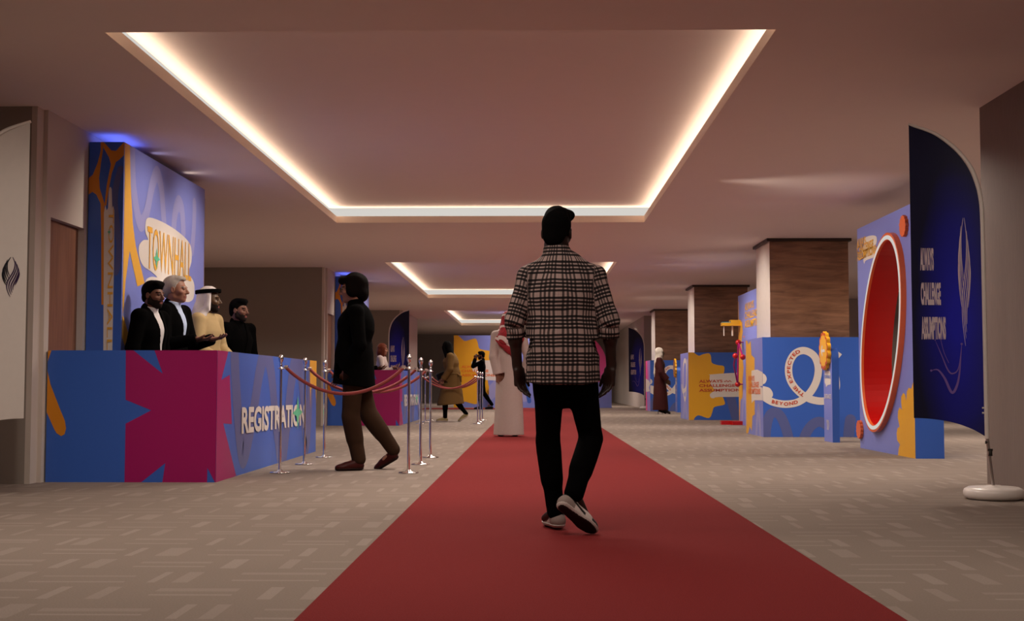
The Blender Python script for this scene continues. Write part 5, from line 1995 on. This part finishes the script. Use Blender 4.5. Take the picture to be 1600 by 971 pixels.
suit((-3.48, 11.6, 0), -106, 'dark-haired bearded man in black jacket and open white shirt, leftmost behind near counter', 1.735, 'short', M['hair_black'], M['skin_tan'], M['shirt_white'],
     zv=.98, slope=.125, head=rotm(-6, 3), beardmat=M['beard'])
suit((-3.47, 12.3, 0), -104, 'tall silver-haired man in dark jacket and pale blue shirt, hands out, behind near counter', 1.845, 'swept', M['hair_grey'], M['skin_fair'], M['shirt_blue'],
     zv=1.06, slope=.14, head=rotm(8, 1),
     pose=dict(ell=(-.25, .05, 1.18), elr=(.25, .05, 1.18), wrl=(-.13, .34, 1.235), wrr=(.16, .34, 1.225)),
     hands=dict(l=dict(d=(.25, 1, .12), n=(.1, -.1, 1), s=(-1, .2, .1), curl=24, spread=.014), r=dict(d=(.05, 1, .05), n=(-.1, 0, 1), s=(1, 0, 0), curl=28, spread=.014)))
suit((-3.29, 14.2, 0), -124, 'short-haired bearded man in all-black jacket, rightmost behind near counter', 1.745, 'short', M['hair_black'], M['skin_tan'], M['black_cloth'],
     zv=1.15, slope=.2, head=rotm(14, 2), beardmat=M['beard'], h=.0075)

# man in kandura and ghutra
root = person((-3.37, 13.2, 0), -104, 'man in beige kandura with white headscarf and black cord, behind near counter')
J = base_joints(1.80)
setj(J, ell=(-.25, .02, 1.17), elr=(.25, .02, 1.17), wrl=(-.07, .26, 1.02), wrr=(.08, .25, .99))
J['hrot'] = rotm(16, 2); s = J['s']
body(root, J, M['skin_brown'], M['hair_black'], .006, dict(l=dict(d=(.9, .3, -.2), n=(0, -1, 0), s=(0, 0, 1), curl=30), r=dict(d=(-.9, .3, -.2), n=(0, -1, 0), s=(0, 0, 1), curl=30)))
beard(J, root, M['beard'], .006)
cl = torso_clay(J, .010, sleeve=(.07, .060, .058), bulk=.95)
cl.cone(J['pelvis'], V3(0, 0, .10), .185, .25, flat=.8)
cl.noise = folds(.005, 21, 20)
trim_sleeves(cl, J); collar(cl, J, .076, .068, .035); cl.plane((0, 0, .09), (0, 0, -1))
clay_object('kandura', cl.mesh(.0085), [M['kandura']], root)


def headcloth(J, root, mat, h, tail, agal=True, front=.055):
    c, Rm, s = J['head'], J['hrot'], J['s']
    L = lambda x, y, z: c + Rm @ V3(x, y, z) * s
    cl = Clay(.03)
    cl.ell(L(0, -.022, .034), V3(.094, .112, .106) * s, Rm)
    for g in (-1, 1):
        cl.path([L(g * .075, .005, .03), L(g * .092, .005, -.08), L(g * .105, -.05, -.17), L(g * .10, -.10, -tail)], [.034 * s, .032 * s, .040 * s, .03 * s], k=.03)
    cl.path([L(0, -.075, .0), L(0, -.105, -.12), L(0, -.135, -.25), L(0, -.14, -tail - .06)], [.08 * s, .085 * s, .105 * s, .09 * s], flat=.6, ax=Rm @ V3(0, 1, 0), k=.04)
    cl.noise = folds(.006, 31, 34)
    cl.cut(lambda x, y, z: _hl(c, Rm, s, x, y, z, front - .03, .070))
    o = clay_object('headscarf', cl.mesh(h), [mat], root)
    if agal:
        a = Clay(.004)
        for dz in (.0, .020):
            pts = [L(.100 * math.cos(t), -.022 + .118 * math.sin(t), .070 + dz * .9 + .012 * math.sin(t)) for t in np.linspace(0, 2 * math.pi, 25)]
            a.path(pts, [.0115 * s] * 25)
        clay_object('agal', a.mesh(h * .8), [M['black_cloth']], root)
    return o


headcloth(J, root, M['ghutra'], .007, .38)
for d in 'lr':
    shoe(root, V3(J['ankle' + d][0], -.06, .001), (0, 1, 0), (0, 0, 1), [M['leather_black'], M['sole_dark']], .009)

# ---------------------------------------------------------------- man in white thobe further up the carpet
root = person((-0.37, 19.5, 0.012), 8, 'man in white thobe and red checked headscarf standing farther up the carpet')
J = base_joints(1.88)
setj(J, ell=(-.245, -.06, 1.20), wrl=(-.185, -.08, .93), elr=(.28, -.05, 1.21), wrr=(.24, .0, .94))
J['hrot'] = rotm(-20, 8); s = J['s']
body(root, J, M['skin_tan'], M['hair_black'], .008, dict(l=dict(d=(.35, .0, -1), n=(.3, -1, 0), s=(1, .3, 0), curl=25), r=dict(d=(-.2, 0, -1), n=(-.3, -1, 0), s=(-1, .3, 0), curl=25)))
cl = torso_clay(J, .010, sleeve=(.07, .046, .050), bulk=1.0)
cl.cone(J['waist'], V3(0, 0, .03), .180, .235, flat=.85)
cl.noise = folds(.005, 23, 16)
trim_sleeves(cl, J); cl.plane((0, 0, .022), (0, 0, -1)); collar(cl, J, .076, .07, .03)
clay_object('thobe', cl.mesh(.010), [M['thobe']], root)
headcloth(J, root, M['shemagh'], .009, .22, agal=False)
sh = Clay(.03)       # the scarf thrown over both shoulders
sh.path([V3(-.20, -.06, 1.50), V3(-.10, -.13, 1.42), V3(.0, -.15, 1.34), V3(.06, -.15, 1.22)], [.05, .075, .085, .04], flat=.6)
sh.path([V3(.20, -.06, 1.50), V3(.10, -.13, 1.42), V3(.02, -.15, 1.34)], [.05, .075, .08], flat=.6)
sh.path([V3(-.22, -.0, 1.50), V3(-.16, .12, 1.42)], [.045, .06]); sh.noise = folds(.006, 41, 30)
clay_object('shoulder_cloth', sh.mesh(.010), [M['shemagh']], root)
for d in 'lr':
    shoe(root, V3(J['ankle' + d][0], -.06, .001), (0, 1, 0), (0, 0, 1), [M['leather_black'], M['sole_dark']], .010)

# ---------------------------------------------------------------- woman in trench coat
root = person((-1.74, 27.5, 0), 90, 'woman with long black hair in tan trench coat walking past the far ropes')
J = base_joints(1.72)
setj(J, head=(0, .12, 1.60), neck=(0, .06, 1.46), chest=(0, .03, 1.27), shl=(-.175, .02, 1.40), shr=(.175, .02, 1.40), ell=(-.23, .03, 1.12), wrl=(-.20, .18, .90), elr=(.23, .06, 1.12), wrr=(.2, .22, .92),
     hipl=(-.09, 0, .9), hipr=(.09, 0, .9), kneel=(-.09, .14, .50), anklel=(-.09, .14, .09), kneer=(.09, -.05, .49), ankler=(.09, -.30, .17))
J['hrot'] = rotm(-38, 14)
J['toel'] = V3(-.09, .30, .03); J['toer'] = V3(.09, -.17, .05)
body(root, J, M['skin_tan'], M['hair_black'], .008, dict(l=dict(d=(.05, .4, -1), n=(1, 0, 0), s=(0, 1, .3)), r=dict(d=(0, .4, -1), n=(-1, 0, 0), s=(0, 1, .3))))
clay_object('hair', hair_short(J, 'long').mesh(.009), [M['hair_black']], root)
cl = torso_clay(J, .018, depth=.90)
cl.cone(V3(0, .0, 1.02), V3(0, .03, .38), .172, .275, flat=1.05)
cl.noise = folds(.006, 51, 18)
trim_sleeves(cl, J); cl.plane((0, 0, .37), (0, -.08, -1)); cl.cone(J['neck'] - V3(0, 0, .05), J['neck'] + V3(0, -.01, .02), .09, .08)
coat = clay_object('trench_coat', cl.mesh(.010), [M['trench']], root)
bl = Clay(.01)
bl.path([V3(.175 * math.cos(t), .005 + .15 * math.sin(t), 1.03) for t in np.linspace(0, 2 * math.pi, 21)], [.022] * 21)
bl.path([V3(-.13, -.12, 1.03), V3(-.15, -.19, .97), V3(-.15, -.20, .86)], [.02, .022, .018])
clay_object('belt', bl.mesh(.009), [M['trench']], coat)
bg = Clay(.02); bg.box((.24, .24, .98), (.05, .11, .085), rotm(0, 20), .035); bg.path([V3(.24, .18, 1.05), V3(.22, .06, 1.3), V3(.17, .0, 1.43)], [.012, .012, .012])
clay_object('shoulder_bag', bg.mesh(.009), [M['leather_black']], root)
trousers(root, J, M['black_denim'], .010, .9, .0, 8)
shoe(root, V3(-.09, .08, .001), (0, 1, 0), (0, 0, 1), [M['canvas'], M['sole_white']], .008, .26)
shoe(root, V3(.09, -.36, .115), (.0, .84, -.50), (0, .5, 1), [M['canvas'], M['sole_white']], .008, .26)

# ---------------------------------------------------------------- man on the phone, by the far backdrop
root, J = suit((-1.63, 40.6, .012), 90, 'man in black suit holding a phone to his face before the far backdrop', 1.83, 'short', M['hair_black'], M['skin_tan'], M['shirt_white'], zv=1.2, slope=.3, head=rotm(0, 4),
               pose=dict(ell=(-.20, .26, 1.36), wrl=(-.10, .20, 1.60), kneer=(.1, -.06, .52), ankler=(.1, -.32, .15), kneel=(-.1, .06, .52), anklel=(-.1, .02, .095)),
               hands=dict(l=dict(d=(.1, -.1, 1), n=(.8, -.4, 0), s=(.4, -1, 0), curl=40), r=dict(d=(0, .1, -1), n=(-1, 0, 0), s=(0, 1, 0))), beardmat=M['beard'], h=.011)
ph = Clay(.006); ph.box((-.072, .165, 1.665), (.006, .036, .072), rotm(20, -20, 0), .005)
clay_object('phone', ph.mesh(.005), [M['black_plastic']], root)

# ---------------------------------------------------------------- woman in white hijab
root = person((3.41, 34.6, 0), -90, 'woman in ivory hijab and maroon abaya beside the far right plinth')
J = base_joints(1.78)
setj(J, ell=(-.22, .02, 1.13), elr=(.22, .02, 1.13), wrl=(-.20, .18, .93), wrr=(.20, .18, .92), anklel=(-.08, .0, .12), ankler=(.08, .09, .12), kneel=(-.09, .02, .5), kneer=(.09, .05, .5))
J['hrot'] = rotm(0, 0); s = J['s']
body(root, J, M['skin_brown'], M['hair_black'], .009, dict(l=dict(d=(0, .5, -1), n=(1, 0, 0), s=(0, 1, .3)), r=dict(d=(0, .5, -1), n=(-1, 0, 0), s=(0, 1, .3))))
cl = torso_clay(J, .012, depth=.74, sleeve=(.06, .062, .07))
cl.cone(J['waist'], V3(0, .02, .12), .150, .225, flat=.95); cl.noise = folds(.006, 61, 18)
trim_sleeves(cl, J); cl.plane((0, 0, .11), (0, 0, -1))
clay_object('abaya', cl.mesh(.010), [M['maroon']], root)
c, Rm = J['head'], J['hrot']; L = lambda x, y, z: c + Rm @ V3(x, y, z) * s
hj = Clay(.03)
hj.ell(L(0, -.03, .03), V3(.092, .118, .106) * s, Rm); hj.ell(L(0, .0, -.06), V3(.086, .088, .08) * s, Rm); hj.cone(L(0, -.01, -.11), L(0, -.02, -.16), .080 * s, .092 * s, flat=.85)
hj.path([L(0, -.09, -.05), L(.02, -.125, -.25), L(.02, -.145, -.55), L(.02, -.14, -.72)], [.045, .036, .034, .02], flat=1.0)
hj.noise = folds(.005, 71, 40)
hj.ell(L(0, .115, -.02), V3(.060, .085, .088) * s, Rm, .012, '-')
clay_object('hijab', hj.mesh(.009), [M['hijab']], root)
for d in 'lr':
    a = J['ankle' + d]
    o = shoe(root, V3(a[0], a[1] - .045, .075), (0, .94, -.33), (0, .33, 1), [M['leather_black'], M['sole_dark']], .009, .24, sole_h=.014)
    hl = MB(); hl.tube([(a[0], a[1] - .035, .08), (a[0], a[1] - .04, 0.001)], [.012, .006], 8)
    ho = hl.build('heel', [M['leather_black']], o, org=(0, 0, 0)); 

# ---------------------------------------------------------------- staff behind the far counter
root = person((-3.19, 27.0, 0), -95, 'red-haired woman in white blouse holding a phone behind the far counter')
J = base_joints(1.655)
setj(J, ell=(-.20, .06, 1.06), elr=(.20, .06, 1.06), wrl=(-.10, .26, 1.10), wrr=(.12, .26, 1.12))
J['hrot'] = rotm(0, 8)
body(root, J, M['skin_fair'], M['hair_red'], .008, dict(l=dict(d=(.2, 1, .3), n=(.5, 0, .8), s=(-.5, 0, .8), curl=35), r=dict(d=(-.1, 1, .4), n=(-.5, 0, .8), s=(.3, .1, .9), curl=35)))
clay_object('hair', hair_short(J, 'bob').mesh(.008), [M['hair_red']], root)
cl = torso_clay(J, .006, depth=.78, bulk=.92); collar(cl, J, .074, .068, .03); cl.noise = folds(.004, 81, 24); trim_sleeves(cl, J)
clay_object('blouse', cl.mesh(.009), [M['thobe']], root)
trousers(root, J, M['black_denim'], .011, 1.0, .0, 9)
ph = Clay(.006); ph.box((.10, .36, 1.20), (.036, .006, .07), rotm(0, 35), .005)
clay_object('phone', ph.mesh(.006), [M['black_plastic']], root)
for d in 'lr':
    shoe(root, V3(J['ankle' + d][0], -.06, .001), (0, 1, 0), (0, 0, 1), [M['leather_black'], M['sole_dark']], .010, .25)
suit((-3.45, 26.2, 0), -95, 'staff member in black jacket mostly hidden behind the queuing man', 1.70, 'short', M['hair_black'], M['skin_tan'], M['shirt_white'], zv=1.15, slope=.25, head=rotm(0, 6), h=.011,
     pose=dict(ell=(-.22, .06, 1.10), elr=(.22, .06, 1.10), wrl=(-.13, .30, 1.12), wrr=(.14, .30, 1.13)),
     hands=dict(l=dict(d=(.2, 1, .2), n=(.3, 0, 1), s=(-1, 0, .3), curl=30), r=dict(d=(-.1, 1, .2), n=(-.3, 0, 1), s=(1, 0, .3), curl=30)))
